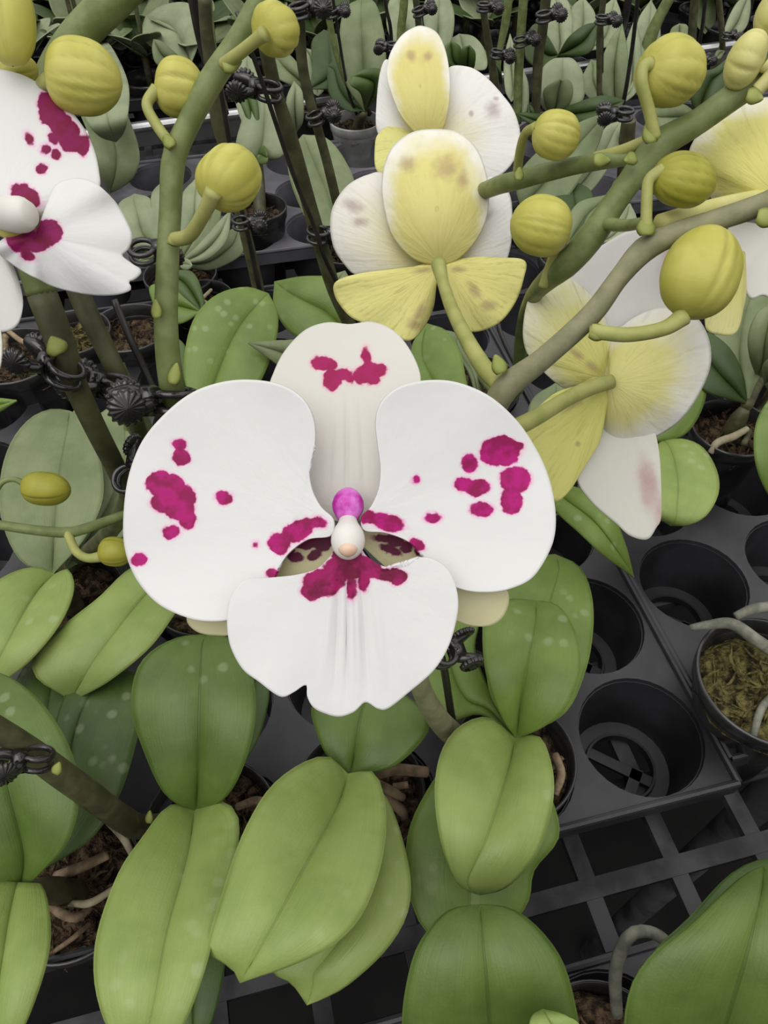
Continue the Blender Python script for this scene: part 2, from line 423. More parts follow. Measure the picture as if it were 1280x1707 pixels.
def stem(plant, pts, mat=STEM, name='flower_stem', n=70, nodes=()):
    """pts = (x, y, depth, width_px)"""
    mb = MB(); ps = [P(q[0], q[1], q[2]) for q in pts]; rs = [q[3]/2*q[2]/F for q in pts]
    mb.tube(ps, rs, 16, n=n)
    o = mb.build(name, mat, plant, origin=ps[-1])
    for (x, y, d, dx, dy, w, l) in nodes: bract(o, x, y, d, dx, dy, w, l)
    return o
def bract(parent, x, y, d, dx, dy, w, l, mat=None):
    """small pointed scale hugging the stem; dx,dy = direction, w,l = size in px"""
    w *= .8; l *= .8
    ln = math.hypot(dx, dy); dx /= ln; dy /= ln; nx, ny = -dy, dx
    vs = []; fs = []; n = 9; m = 7
    for i in range(n):
        s = i/(n-1)
        hw = w/2*math.cos(s*PI/2)**.75*(.62+.75*math.sin(min(1, s*2.2)*PI/2)*.75)
        for k in range(m):
            t = -1+2*k/(m-1)
            px_ = x+dx*l*s+nx*hw*t; py_ = y+dy*l*s+ny*hw*t
            vs.append(P(px_, py_, d-(w*.36*d/F)*math.sqrt(max(0, 1-t*t*.95))*(.45+.55*math.sin(PI*min(1, s+.25)))))
    for i in range(n-1):
        for k in range(m-1): fs.append((i*m+k, i*m+k+1, (i+1)*m+k+1, (i+1)*m+k))
    return link('bract', vs, fs, mat or BRACT, parent, origin=vs[0], solid=.0006)

# ------------------------------------------------------------------ pots, trays, stakes, clips
def pot_parts(x, y, h, wpx, label, mat=None, group=None, height=.085, tilt=0):
    """rim centre at pixel-ray x,y at height h above the tray tops"""
    c = Pz(x, y, h); r = wpx*Dh(x, y, h)/F
    r = max(.03, min(.046, r))
    t = thing('plant_pot', c-Vector((0, 0, height)), label, 'pot', group)
    m = MB(); H = height
    prof = [(r*.70, -H+.002), (r*.72, -H), (r*.76, -H*.6), (r*.93, -.014), (r*.95, -.012), (r*1.0, -.010), (r*1.02, -.001), (r*1.0, .001), (r*.965, 0), (r*.955, -.012), (r*.9, -.02), (r*.74, -H*.6), (r*.68, -H+.003), (.001, -H+.003)]
    m.lathe(c, prof, 56); m.add([c+Vector((math.cos(a)*r*.7, math.sin(a)*r*.7, -H+.002)) for a in [2*PI*k/32 for k in range(32)]], [tuple(range(32))])
    m.build('pot_wall', mat or POT, t, origin=c-Vector((0, 0, H)))
    return c, r
def moss(plant, c, r, mat, seed=1, drop=.012, chips=26):
    rnd = random.Random(seed); n = 26; vs = [c+Vector((0, 0, -drop+.004))]; fs = []
    for i in range(1, 9):
        for k in range(n):
            a = 2*PI*k/n; rr = r*.93*i/8
            vs.append(c+Vector((math.cos(a)*rr, math.sin(a)*rr, -drop+rnd.uniform(-.004, .004)-(.004 if i == 8 else 0))))
    fs = [(0, 1+k, 1+(k+1) % n) for k in range(n)]
    for i in range(7):
        for k in range(n):
            k2 = (k+1) % n; q = 1+i*n; fs.append((q+k, q+n+k, q+n+k2, q+k2))
    m = MB(); m.add(vs, fs)
    for _ in range(chips):
        a = rnd.uniform(0, 2*PI); rr = r*.8*math.sqrt(rnd.random()); p = c+Vector((math.cos(a)*rr, math.sin(a)*rr, -drop+.002))
        dv = Vector((rnd.uniform(-1, 1), rnd.uniform(-1, 1), rnd.uniform(-.25, .5))).normalized()*rnd.uniform(.004, .011)
        b_ = dv.cross(Vector((0, 0, 1)))*rnd.uniform(-.5, .5)
        m.tube([p-dv, p+b_, p+dv], [.0004, rnd.uniform(.0006, .0014), .0003], 5, n=7)
    o = m.build('potting_moss', mat, plant, origin=c); o['kind'] = 'stuff'
    return o
def roots(plant, lst, mat=ROOT):
    for pts in lst:
        m = MB(); ps = [Pz(q[0], q[1], q[2]) for q in pts]; rs = [q[3]/2*Dh(q[0], q[1], q[2])/F for q in pts]
        m.tube(ps, rs, 10, n=26); m.build('root', mat, plant, origin=ps[0])

CLIP_SRC = None
def make_clip():
    m = MB()
    for dz in (-.0022, .0022):      # two wire-like loops gripping stem and stake
        m.tube([Vector((math.cos(a)*.0036, math.sin(a)*.0034, dz*.7)) for a in [2*PI*k/20 for k in range(21)]], .0008, 8, n=40)
    m.box(Vector((.0045, 0, 0)), .003, .0035, .0052)
    m.tube([(.004, -.002, 0), (.0075, -.003, .001), (.011, -.0035, .0005)], [.0013, .0016, .001], 8, n=8)
    m.tube([(.004, .002, 0), (.0075, .0035, -.001), (.011, .0045, -.0005)], [.0013, .0016, .001], 8, n=8)
    body = m
    dial = MB()
    dial.lathe(Vector((.0080, -.0045, 0)), [(.0001, .0014), (.0010, .0015), (.0013, .0006), (.0028, .0010), (.0034, .0003), (.0034, -.0005), (.0024, -.001), (.0001, -.001)], 96, axis=Vector((0, -1, .15)), ridge=.07, nr=16)
    dial2 = MB()
    dial2.lathe(Vector((.0090, .0045, -.0004)), [(.0001, .0012), (.0026, .0008), (.0033, .0002), (.0028, -.0008), (.0001, -.001)], 96, axis=Vector((0, 1, -.1)), ridge=.07, nr=16)
    return body, dial, dial2
def clip(p, label, rz=0, rx=0, ry=0, s=1.0, group=None):
    global CLIP_SRC
    if CLIP_SRC is None:
        b, d, d2 = make_clip()
        root = thing('plant_clip', (0, 0, 0), label, 'clip', group)
        ob = b.build('clip_ring', CLIPM, root); od = d.build('grip', CLIPM, root); d2.build('grip', CLIPM, root); CLIP_SRC = root
        root2 = root
    else:
        root2 = CLIP_SRC.copy(); C.objects.link(root2)
        for ch in [c for c in bpy.data.objects if c.parent == CLIP_SRC]:
            q = ch.copy(); C.objects.link(q); q.parent = root2
    root2.location = p; root2.rotation_euler = (rx, ry, rz); root2.scale = (s, s, s)
    tag(root2, label, 'clip', group)
    return root2
def stake(pts, w, label, group=None, name='support_stake'):
    """pts = (x, y, depth)"""
    m = MB(); ps = [P(*q) for q in pts]
    m.tube(ps, [w/2*q[2]/F for q in pts], 8, n=24)
    o = m.build(name, STAKE, None, origin=ps[-1]); tag(o, label, 'stake', group); return o

TH = math.radians(13.5)
E1 = Vector((math.cos(TH), math.sin(TH), 0)); E2 = Vector((-math.sin(TH), math.cos(TH), 0))
A0 = Vector((.1547, .1857, Z0)); SX, SY = .083, .080
def cell(i, j, sh=0): return A0+E1*(i*SX)+E2*(j*SY+sh)
def tray(i0, i1, j0, j1, sh, label, shx=0, mat=None):
    m = MB(); ns = 32; R = .0375
    o = cell(i0, j0, sh)+E1*shx
    for i in range(i0, i1+1):
        for j in range(j0, j1+1):
            c = cell(i, j, sh)+E1*shx
            out, inn = [], []
            for k in range(ns):
                a = 2*PI*k/ns+PI/4; ca, sa = math.cos(a), math.sin(a)
                q = 1/max(abs(ca), abs(sa))
                out.append(c+E1*(ca*q*SX/2)+E2*(sa*q*SY/2)); inn.append(c+E1*ca*R+E2*sa*R)
            prof = [(R, 0), (R*.985, -.003), (R*.97, -.003), (R*.86, -.05), (R*.84, -.052), (R*.62, -.053), (R*.60, -.050), (R*.56, -.050), (R*.54, -.055)]
            vs = list(out); fs = []
            for (r, z) in prof:
                for k in range(ns):
                    a = 2*PI*k/ns+PI/4; vs.append(c+E1*math.cos(a)*r+E2*math.sin(a)*r+Vector((0, 0, z)))
            for lv in range(len(prof)):
                for k in range(ns):
                    k2 = (k+1) % ns; fs.append((lv*ns+k, lv*ns+k2, (lv+1)*ns+k2, (lv+1)*ns+k))
            m.add(vs, fs)
            rot = Matrix.Rotation(TH+math.radians(-42), 3, 'Z')
            m.box(c+Vector((0, 0, -.053)), R*1.2, .007, .003, rot)       # cross bar in the bottom
            m.box(c+Vector((0, 0, -.053))+rot @ Vector((R*.28, -R*.28, 0)), .007, R*.8, .003, rot)
    # raised outer rim and skirt
    a = cell(i0, j0, sh)+E1*shx-E1*SX/2-E2*SY/2; b = a+E1*SX*(i1-i0+1); c_ = b+E2*SY*(j1-j0+1); d = a+E2*SY*(j1-j0+1)
    for p, q in ((a, b), (b, c_), (c_, d), (d, a)):
        mid = (p+q)/2; L = (q-p).length; an = math.atan2((q-p).y, (q-p).x)
        m.box(mid+Vector((0, 0, -.006)), L+.003, .003, .014, Matrix.Rotation(an, 3, 'Z'))
        m.tube([p+Vector((0, 0, .001)), q+Vector((0, 0, .001))], .0022, 8)
    ob = m.build('cell_tray', mat or TRAY, None, smooth=False, origin=o)
    tag(ob, label, 'tray')
    for p in ob.data.polygons:
        p.use_smooth = True
    md = ob.modifiers.new('edges', 'EDGE_SPLIT'); md.split_angle = math.radians(35)
    return ob

# ================================================================== SETTING
mf = MB(); mf.box(Vector((0, 1.6, -.01)), 7, 6, .02); fl = mf.build('floor', FLOORM, smooth=False); fl['kind'] = 'structure'
g = MB(); gp = .056; gq = .045; og = Vector((.1244, .1145, Z0-.0615))
for k in range(-24, 32): 
    g.box(og+E1*(k*gp)+E2*.75+Vector((0, 0, -.0007)), .0105, 1.75, .006, Matrix.Rotation(TH, 3, 'Z'))
for k in range(-6, 36):
    g.box(og+E2*(k*gq)+E1*.15, 2.9, .0115, .006, Matrix.Rotation(TH, 3, 'Z'))
bench = thing('plant_bench', (og.x, og.y, 0), 'black plastic grid bench on a tube frame under the plant trays', 'bench')
g.build('bench_grid', GRID, bench, smooth=False, origin=og)
g = MB()
for k in (1.35, 14, 26):
    q = og+E2*(k*gq-.010)+Vector((0, 0, -.0145)); g.tube([q-E1*1.3, q+E1*1.6], .011, 20)
for sx in (-1.2, .2, 1.5):
    for k in (1.35, 26):
        q = og+E2*(k*gq-.010)+E1*sx; g.tube([q+Vector((0, 0, -.02)), Vector((q.x, q.y, 0))], .014, 14)
g.build('bench_frame', GRID, bench, origin=og)

tray(-8, 0, 0, 6, 0, 'black cell tray under the potted orchids at the left and centre')
tray(1, 8, 0, 6, .014, 'black cell tray with empty round holes at the right, beyond the seam', .003)
tray(-7, 4, -3, -2, .0164, 'black cell tray at the bottom edge of the picture, nearest the viewer')
tray(-9, 0, 8, 10, -.014, 'dusty black cell tray behind the dark gap, left of the middle flowers', mat=TRAYD)
tray(1, 9, 8, 10, -.008, 'black cell tray behind the stems at the upper right', .004, mat=TRAYD)
tray(-11, 0, 13, 21, .02, 'black cell tray beyond the metal rail, upper left')
tray(1, 12, 14, 21, .0, 'black cell tray beyond the metal rail, upper right', .004)
ra = math.radians(19); rc = Vector((-.033, 1.085, Z0+.004)); rd = Vector((math.cos(ra), math.sin(ra), 0)); rn = Vector((-rd.y, rd.x, 0))
m = MB(); R3 = Matrix.Rotation(ra, 3, 'Z')
m.box(rc, 3.2, .006, .02, R3); m.box(rc+rn*.014+Vector((0, 0, -.007)), 3.2, .024, .004, R3); m.tube([rc-rd*1.6+Vector((0, 0, .012)), rc+rd*1.6+Vector((0, 0, .012))], .006, 12)
m.box(rc+rn*.028, 3.2, .004, .016, R3)
tag(m.build('bench_rail', ALU, smooth=False, origin=rc), 'shiny aluminium rail running across between the two benches', 'rail')

# ================================================================== PLANTS
def plant(crown, label, pot=None, stub=True, group=None, w=14, mat='STEM'):
    x, y, h = crown; p = Pz(x, y, h)
    base = pot if pot is not None else Vector((p.x, p.y, Z0+.0))
    t = thing('orchid_plant', (base.x, base.y, base.z-.012), label, 'orchid', group)
    if stub:
        mb = MB(); mb.tube([Vector((base.x, base.y, base.z-.02)), (base*0.5+p*0.5)+Vector((0, 0, -.004)), p+Vector((0, 0, -.003))], [.007, .0065, .0035], 12, n=10)
        mb.build('plant_base', STEMB, t, origin=p)
    t['_Y'] = p.y; t['_d'] = Dh(x, y, h)
    return t
def LF(t, crown, tip, A, B, hs=None, ks=(0, -.02, 0), mat='M', **k):
    if hs is not None: return leaf(t, crown[:2], tip, A, B, hs=hs, mat=mat, **k)
    return leaf(t, crown[:2], tip, A, B, ks=ks, d0=Dh(crown[0], crown[1], crown[2] if len(crown) > 2 else .05), mat=mat, **k)

# ---- P3: the plant right of centre whose spike carries the big flower
potc, r = pot_parts(855, 1262, .014, 104, 'black pot under the two light green leaves right of centre, beside the empty hole', POT)
P3 = plant((861, 1230, .055), 'orchid bearing the large white magenta-blotched flower and the foremost arching spike at right', potc)
moss(P3, potc, r, MOSS, 3)
roots(P3, [[(925, 1258, .02, 14), (935, 1290, .022, 15), (925, 1325, .02, 12)], [(900, 1300, .01, 9), (938, 1262, .018, 8)]], ROOTB)
c = (861, 1230, .055)
LF(P3, c, (893, 1003), [(838, 1197), (812, 1130), (804, 1065), (811, 1018), (848, 1000)], [(902, 1213), (940, 1184), (965, 1130), (966, 1080), (950, 1035), (926, 1008)], hs=(.055, .085, .08), mid=[(866, 1180), (880, 1100), (892, 1040)], fold=.006)
LF(P3, (858, 1232, .05), (800, 1490), [(815, 1197), (768, 1210), (737, 1250), (725, 1310), (731, 1380), (748, 1440), (768, 1476)], [(897, 1228), (915, 1260), (923, 1310), (914, 1370), (890, 1430), (845, 1477)], hs=(.055, .085, .065), mid=[(845, 1290), (810, 1400), (778, 1470)], mat='L', dome=.005)
LF(P3, c, (925, 925), [(815, 1150), (815, 1050), (838, 970), (880, 932)], [(940, 1190), (975, 1120), (988, 1050), (985, 990), (965, 945)], hs=(.05, .055, .05), mid=[(880, 1150), (915, 1010), (932, 950)])
LF(P3, c, (790, 1568), [(760, 1260), (700, 1340), (677, 1410), (682, 1490), (715, 1555)], [(905, 1300), (932, 1390), (890, 1450), (880, 1502), (845, 1548)], hs=(.045, .045, .03), mat='M')
LF(P3, c, (735, 985), [(800, 1190), (748, 1200), (712, 1140), (716, 1060)], [(830, 1180), (792, 1090), (798, 1030), (770, 990)], hs=(.045, .05, .05), mat='M')
# spike (rises from the pot, passes behind the big flower, arches out to the right)
A = [(752, 1222, .395, 40), (728, 1195, .37, 38), (700, 1140, .335, 34), (690, 1050, .30, 34), (705, 920, .262, 34), (755, 800, .238, 36), (812, 700, .222, 40), (845, 645, .214, 44), (905, 598, .208, 37), (985, 525, .204, 37), (1030, 465, .203, 34), (1075, 415, .202, 42), (1130, 388, .2, 37), (1200, 365, .2, 36), (1285, 335, .198, 38), (1340, 300, .197, 38)]
stem(P3, A, STEMG, n=130, nodes=[(1075, 392, .198, 0, -1, 0, 0) if 0 else (982, 553, .2, 1, .1, 34, 46), (1077, 392, .198, -.05, -1, 38, 40), (836, 622, .21, -.35, -1, 30, 40), (1262, 360, .195, 1, .25, 40, 46)])
bud(P3, (1146, 528), (1192, 380), 132, .196, .197, ribs=3, seam=.07, fat=.5, stalk=[(985, 552, .2), (1045, 558, .198), (1105, 548, .196), (1140, 527, .196)], sw=25, smat=STALK, seed=5, twist=.3)
bud(P3, (1090, 290), (1188, 312), 88, .196, .2, BUD3, ribs=13, seed=9, stalk=[(1077, 385, .198), (1078, 335, .197), (1082, 300, .196), (1106, 283, .195)], sw=19, smat=STALK)

# ---- the big flower
def flower(pl, c, d, col=None):
    """short column at the heart of a flower seen from the front"""
    m = MB(); a = P(c[0], c[1]-24, d+.002); b = P(c[0], c[1]+4, d-.006)
    return m
FX = 580
D0 = .2
m = MB()
cp = [P(580, 862, D0+.001), P(580, 875, D0-.003), P(580, 890, D0-.006), P(580, 903, D0-.008), P(580, 915, D0-.007), P(580, 921, D0-.0055)]
m.tube(cp, [.0022, .0027, .0040, .0044, .0036, .0014], 24, n=30)
FL = m.build('flower', COLM, P3, origin=P(580, 880, D0)); FL['label'] = 'large open white flower with magenta blotches'
m = MB(); m.tube([P(580, 906, D0-.0106), P(580, 912, D0-.0106), P(580, 920, D0-.0092)], [.0014, .0026, .0018], 16, n=12)
for dx in (-9, -3, 4, 10): m.tube([P(580+dx*.8, 916, D0-.0095), P(580+dx*.9, 924, D0-.0095)], [.0007, .00025], 6)
m.build('column_tip', COLP, FL, origin=P(580, 915, D0-.01))
m = MB(); m.tube([P(580, 826, D0+.005), P(580, 838, D0+.0015), P(580, 852, D0), P(580, 868, D0)], [.0026, .0042, .0040, .0026], 20, n=20)
m.build('column_base', COLV, FL, origin=P(580, 850, D0))
W = petal_front('petal_dorsal_white', [(535, 606, 15, 11), (549, 608, 12, 9, 20), (553, 634, 13, 17), (573, 624, 14, 8), (583, 631, 6, 7), (615, 620, 20, 13), (602, 629, 13, 10), (611, 598, 6, 16, -8), (635, 617, 8, 9), (621, 632, 12, 9)], base=(.80, .775, .72), mark=lin(165, 20, 85), mark2=lin(175, 25, 100), halo=lin(240, 190, 205))
fan('sepal', FL, (579, 770), [(556, 868), (520, 850), (505, 800), (496, 745), (470, 700), (450, 650), (456, 622), (475, 585), (508, 551), (545, 538), (582, 541), (620, 537), (656, 552), (684, 585), (701, 630), (690, 670), (660, 710), (650, 770), (645, 840), (602, 868)], D0+.007, W, gy=-.0035, cup=.002,
    creases=[(558, 5, .0004, 640, 850), (578, 4, .0007, 640, 850), (598, 5, .0004, 640, 850)], cupc=(578, 600, .0006), nr=60, th=.0005, heart=(579, 852))
W = petal_front('petal_left_white', [(300, 741, 10, 8), (303, 762, 13, 13), (268, 807, 23, 21), (288, 812, 20, 20), (306, 828, 20, 18), (283, 838, 30, 18), (300, 850, 24, 16), (313, 867, 13, 13), (286, 887, 13, 10), (233, 932, 12, 10), (374, 830, 13, 10), (427, 909, 2.6, 2.6),
    (466, 907, 17, 16), (497, 886, 30, 15, -28), (528, 872, 16, 9), (455, 957, 9, 8)], mark=lin(150, 8, 82), mark2=lin(186, 14, 118))
fan('petal', FL, (498, 868), [(556, 866), (535, 845), (520, 815), (516, 780), (525, 740), (523, 700), (505, 665), (470, 642), (420, 633), (370, 637), (320, 655), (275, 690), (238, 735), (216, 790), (207, 850), (208, 910), (226, 962), (262, 1005), (310, 1029), (352, 1036), (395, 1030), (430, 1005), (452, 975), (466, 945), (484, 920), (515, 899), (552, 893)], D0+.0015, W, gx=-.001, cup=.004, ripple=.0007,
    creases=None, cupc=(370, 830, -.0012), nth=200, nr=44, heart=(578, 878))
W = petal_front('petal_right_white', [(834, 752, 32, 24), (858, 745, 13, 8), (812, 760, 12, 10), (782, 772, 12, 14), (772, 808, 15, 11), (795, 813, 20, 13), (858, 800, 25, 21), (852, 835, 17, 20), (802, 850, 18, 11), (720, 863, 12, 7), (693, 799, 5, 6), (645, 871, 27, 13, 14), (612, 862, 14, 10), (694, 909, 13, 8, 25)], mark=lin(150, 8, 82), mark2=lin(190, 14, 125))
fan('petal', FL, (656, 868), [(603, 861), (618, 845), (631, 815), (634, 780), (629, 740), (626, 700), (637, 668), (665, 645), (710, 634), (760, 637), (815, 660), (860, 700), (891, 745), (912, 790), (924, 840), (925, 885), (914, 922), (888, 962), (855, 980), (820, 987), (780, 985), (745, 972), (722, 946), (703, 921), (675, 900), (640, 888), (606, 884)], D0+.0015, W, gx=.001, cup=.004, ripple=.0007, cupc=(780, 830, -.0012), nth=200, nr=44, heart=(578, 878))
W = petal_front('sepal_left_cream', [(520, 898, 32, 14, -14), (538, 900, 15, 19), (492, 929, 12, 7), (485, 919, 6, 5), (524, 925, 12, 6, -25)], base=lin(204, 200, 146), mark=lin(88, 10, 48), mark2=lin(98, 12, 54), halo=lin(205, 190, 160), base2=lin(226, 218, 184))
fan('sepal', FL, (450, 960), [(560, 876), (530, 880), (490, 885), (440, 905), (380, 950), (330, 1000), (312, 1030), (325, 1050), (352, 1058), (400, 1056), (460, 1030), (520, 975), (550, 930), (568, 900)], D0+.0055, W, gx=-.0012, cup=.003, heart=(578, 885))
W = petal_front('sepal_right_cream', [(648, 898, 26, 5, 4), (664, 903, 22, 5, 18), (652, 917, 18, 6, 22), (656, 906, 9, 5), (676, 914, 9, 5), (683, 905, 8, 6), (697, 921, 7, 4, 20)], base=lin(204, 200, 146), mark=lin(88, 10, 48), mark2=lin(98, 12, 54), halo=lin(205, 190, 160), base2=lin(226, 218, 184))
fan('sepal', FL, (700, 950), [(604, 876), (640, 880), (700, 895), (760, 930), (820, 965), (845, 985), (846, 1010), (832, 1034), (805, 1044), (765, 1036), (715, 1005), (660, 960), (620, 925), (598, 900)], D0+.0055, W, gx=.0012, cup=.003, heart=(582, 885))
W = petal_front('lip_white', [(578, 926, 24, 22), (575, 948, 36, 18), (536, 972, 30, 22), (520, 984, 18, 15), (556, 962, 22, 18), (612, 945, 26, 15, 20), (640, 958, 26, 10, 15), (662, 961, 15, 13), (587, 980, 6, 17), (606, 968, 9, 16)], mark=lin(120, 6, 58), mark2=lin(170, 14, 100))
fan('lip', FL, (578, 966), [(562, 914), (548, 930), (528, 948), (495, 958), (450, 963), (415, 966), (395, 980), (382, 1005), (379, 1040), (385, 1078), (405, 1115), (432, 1136), (458, 1156), (473, 1161), (490, 1153), (510, 1141), (512, 1160), (522, 1178), (540, 1188), (565, 1194), (590, 1186), (609, 1170), (630, 1181), (647, 1180), (682, 1153), (722, 1118), (747, 1078), (761, 1030), (763, 995), (753, 960), (733, 938), (712, 930), (695, 931), (678, 944), (655, 948), (630, 940), (610, 926), (598, 913)], D0-.0035, W, cup=.0045, gy=-.0012, ripple=.0006,
    creases=[(566, 5, .0009, 940, 1170), (578, 4, .0011, 940, 1180), (592, 4, -.0009, 940, 1170), (602, 5, .0008, 940, 1170), (554, 6, -.0006, 950, 1150), (620, 7, -.0006, 950, 1150)], nth=240, nr=48, cupc=(578, 1040, -.0006), heart=(580, 915))
m = MB(); m.tube([P(580, 868, D0+.006), P(600, 850, D0+.018), P(660, 800, .232), P(740, 812, .24)], [.0022, .0022, .0024, .003], 12, n=20); m.build('pedicel', STALK, FL, origin=P(580, 868, D0+.006))

# ---- middle flower, seen from behind
dm = .29
m = MB(); pp = [(832, 640, .216), (806, 612, .222), (776, 562, .236), (752, 512, .256), (738, 470, .27), (731, 440, .277)]
m.tube([P(*q) for q in pp], [w/2*q[2]/F for w, q in zip((30, 30, 26, 22, 20, 26), pp)], 14, n=40)
FM = m.build('flower', STALK, P3, origin=P(735, 440, dm)); FM['label'] = 'yellow-green and cream flower turned away, seen from behind on its stalk'
mb1 = petal_back('sepal_back_yellow', lin(224, 215, 136), (.90, .88, .80), .60, 1.05, [(680, 275, 22, 18), (745, 280, 30, 30), (770, 300, 15, 25)], vein=.12)
fan('sepal', FM, (728, 350), [(732, 440), (708, 438), (688, 430), (668, 412), (652, 388), (642, 352), (637, 315), (641, 278), (655, 246), (685, 223), (722, 217), (762, 222), (792, 247), (809, 288), (814, 335), (808, 370), (793, 400), (772, 424), (752, 437)], dm-.011, mb1, cup=.008, cupc=(726, 330, .008), heart=(732, 437), mixrad=True)
mb2 = petal_back('petal_back_cream', lin(226, 218, 166), (.84, .81, .74), .25, 1.0, [(590, 345, 28, 18, 30), (600, 370, 20, 12)], vein=.12)
fan('petal', FM, (728, 440), [(690, 400), (660, 340), (640, 292), (612, 293), (580, 310), (558, 340), (551, 370), (556, 410), (574, 440), (596, 459), (640, 460), (690, 452)], dm+.002, mb2, cup=.006, cupc=(620, 380, .004))
mb2b = petal_back('petal_back_cream_right', lin(226, 218, 170), (.86, .84, .80), .1, .75, [(800, 370, 40, 10, -40)], vein=.12)
fan('petal', FM, (738, 440), [(770, 400), (800, 340), (811, 297), (835, 305), (850, 330), (853, 375), (848, 420), (835, 440), (790, 445)], dm+.002, mb2b, cup=.006, cupc=(810, 370, .004))
mb3 = petal_back('sepal_back_lemon', lin(232, 224, 138), lin(236, 230, 146), .1, 1, [(700, 520, 30, 12, -60), (690, 540, 20, 15), (705, 452, 25, 8, -10)], vein=.4)
fan('sepal', FM, (728, 447), [(722, 440), (690, 446), (640, 452), (597, 458), (560, 470), (558, 492), (574, 518), (592, 533), (625, 545), (678, 568), (703, 548), (720, 515), (725, 475)], dm-.002, mb3, cup=.004, ripple=.0014)
mb3b = petal_back('sepal_back_lemon_right', lin(232, 224, 138), lin(236, 230, 146), .1, 1, [(790, 485, 26, 12, 50), (815, 510, 20, 14), (765, 450, 18, 8)], vein=.4)
fan('sepal', FM, (740, 447), [(748, 440), (790, 430), (835, 431), (874, 436), (872, 466), (858, 505), (832, 538), (792, 553), (762, 544), (748, 505), (739, 470)], dm-.002, mb3b, cup=.004, ripple=.0014)

# ---- right flower, seen from behind and the side
dr = .262
m = MB(); pp = [(840, 722, .224), (862, 712, .226), (900, 692, .234), (950, 662, .248), (990, 644, .255), (1020, 636, .257)]
m.tube([P(*q) for q in pp], [w/2*q[2]/F for w, q in zip((30, 30, 28, 26, 26, 24), pp)], 14, n=40)
FR = m.build('flower', STALK, P3, origin=P(1018, 640, dr)); FR['label'] = 'cream and yellow-green flower seen from behind, below the arching stem'
a1 = petal_back('sepal_back_upper', lin(222, 218, 132), (.84, .82, .7), .5, 1.2, [(960, 590, 26, 10, 35), (985, 610, 22, 10, 35)], vein=.35)
fan('sepal', FR, (1012, 632), [(1020, 645), (985, 642), (945, 647), (912, 625), (895, 603), (879, 588), (872, 555), (878, 508), (895, 474), (925, 457), (955, 468), (990, 500), (1012, 545), (1022, 600)], dr+.002, a1, cup=.004, cupc=(930, 540, .004))
a2 = petal_front('petal_right_flower_white', [(1128, 425, 14, 40, 20)], mark=lin(214, 180, 180), mark2=lin(220, 190, 186), soft=.8, halo=lin(232, 222, 214), base=(.84, .82, .80))
fan('petal', FR, (1025, 600), [(1000, 570), (970, 520), (950, 465), (975, 432), (1015, 402), (1060, 382), (1110, 390), (1150, 430), (1160, 490), (1120, 540), (1060, 570)], dr+.014, a2, cup=.002)
a3 = petal_back('petal_back_right', lin(228, 222, 144), (.90, .88, .81), .45, 1.0, (), vein=.15)
fan('petal', FR, (1018, 638), [(1014, 600), (1020, 565), (1050, 535), (1095, 515), (1135, 520), (1165, 536), (1182, 575), (1180, 620), (1152, 676), (1118, 712), (1062, 741), (1030, 745), (1006, 735), (994, 708), (996, 672)], dr-.004, a3, cup=.010, cupc=(1080, 630, .006))
a4 = petal_back('sepal_back_lower', lin(214, 212, 116), lin(220, 218, 128), .1, 1, [(960, 670, 40, 10, -40), (963, 740, 6, 6)], vein=.3)
fan('sepal', FR, (1014, 642), [(1000, 632), (960, 645), (920, 660), (878, 700), (866, 722), (890, 775), (908, 810), (922, 836), (945, 822), (975, 775), (998, 735), (1006, 690)], dr+.0, a4, cup=.004)
a5 = petal_front('lip_right_flower_white', [(1100, 855, 4, 12), (1080, 810, 10, 30, -10)], mark=lin(196, 160, 160), mark2=lin(205, 180, 176), soft=.6, halo=lin(220, 212, 198), base=(.76, .74, .67))
fan('lip', FR, (1040, 700), [(1020, 690), (985, 740), (962, 795), (985, 836), (1028, 874), (1050, 893), (1078, 899), (1093, 880), (1102, 858), (1100, 780), (1092, 725), (1070, 690)], dr+.010, a5, cup=.0)

# ---- flower at the right edge, seen from behind
dq = .236
m = MB(); pp = [(1100, 372, .206), (1140, 362, .21), (1195, 345, .222), (1260, 330, .236), (1330, 320, .24)]
m.tube([P(*q) for q in pp], [w/2*q[2]/F for w, q in zip((30, 34, 30, 26, 24), pp)], 14, n=40)
FQ = m.build('flower', BUD2, P3, origin=P(1330, 320, dq)); FQ['label'] = 'large pale yellow flower at the right edge, seen from behind'
q1 = petal_back('sepal_back_broad_yellow', lin(228, 222, 130), (.88, .86, .76), .75, 1.1, (), vein=.2)
fan('sepal', FQ, (1300, 330), [(1230, 342), (1190, 332), (1175, 300), (1150, 262), (1162, 228), (1192, 196), (1232, 174), (1290, 164), (1360, 180), (1400, 250), (1370, 320)], dq-.004, q1, cup=.010, cupc=(1250, 250, .006))
q2 = petal_front('petal_edge_white', [], base=(.80, .78, .73))
fan('petal', FQ, (1300, 380), [(1235, 372), (1212, 392), (1225, 430), (1238, 470), (1250, 497), (1272, 492), (1300, 500), (1360, 470), (1370, 390)], dq+.012, q2, cup=.0)
q3 = petal_back('sepal_back_small', lin(212, 208, 120), lin(222, 216, 150), .2, 1, ())
fan('sepal', FQ, (1240, 420), [(1200, 440), (1180, 500), (1176, 546), (1200, 558), (1225, 555), (1236, 520), (1240, 470)], dq+.006, q3, cup=.002)

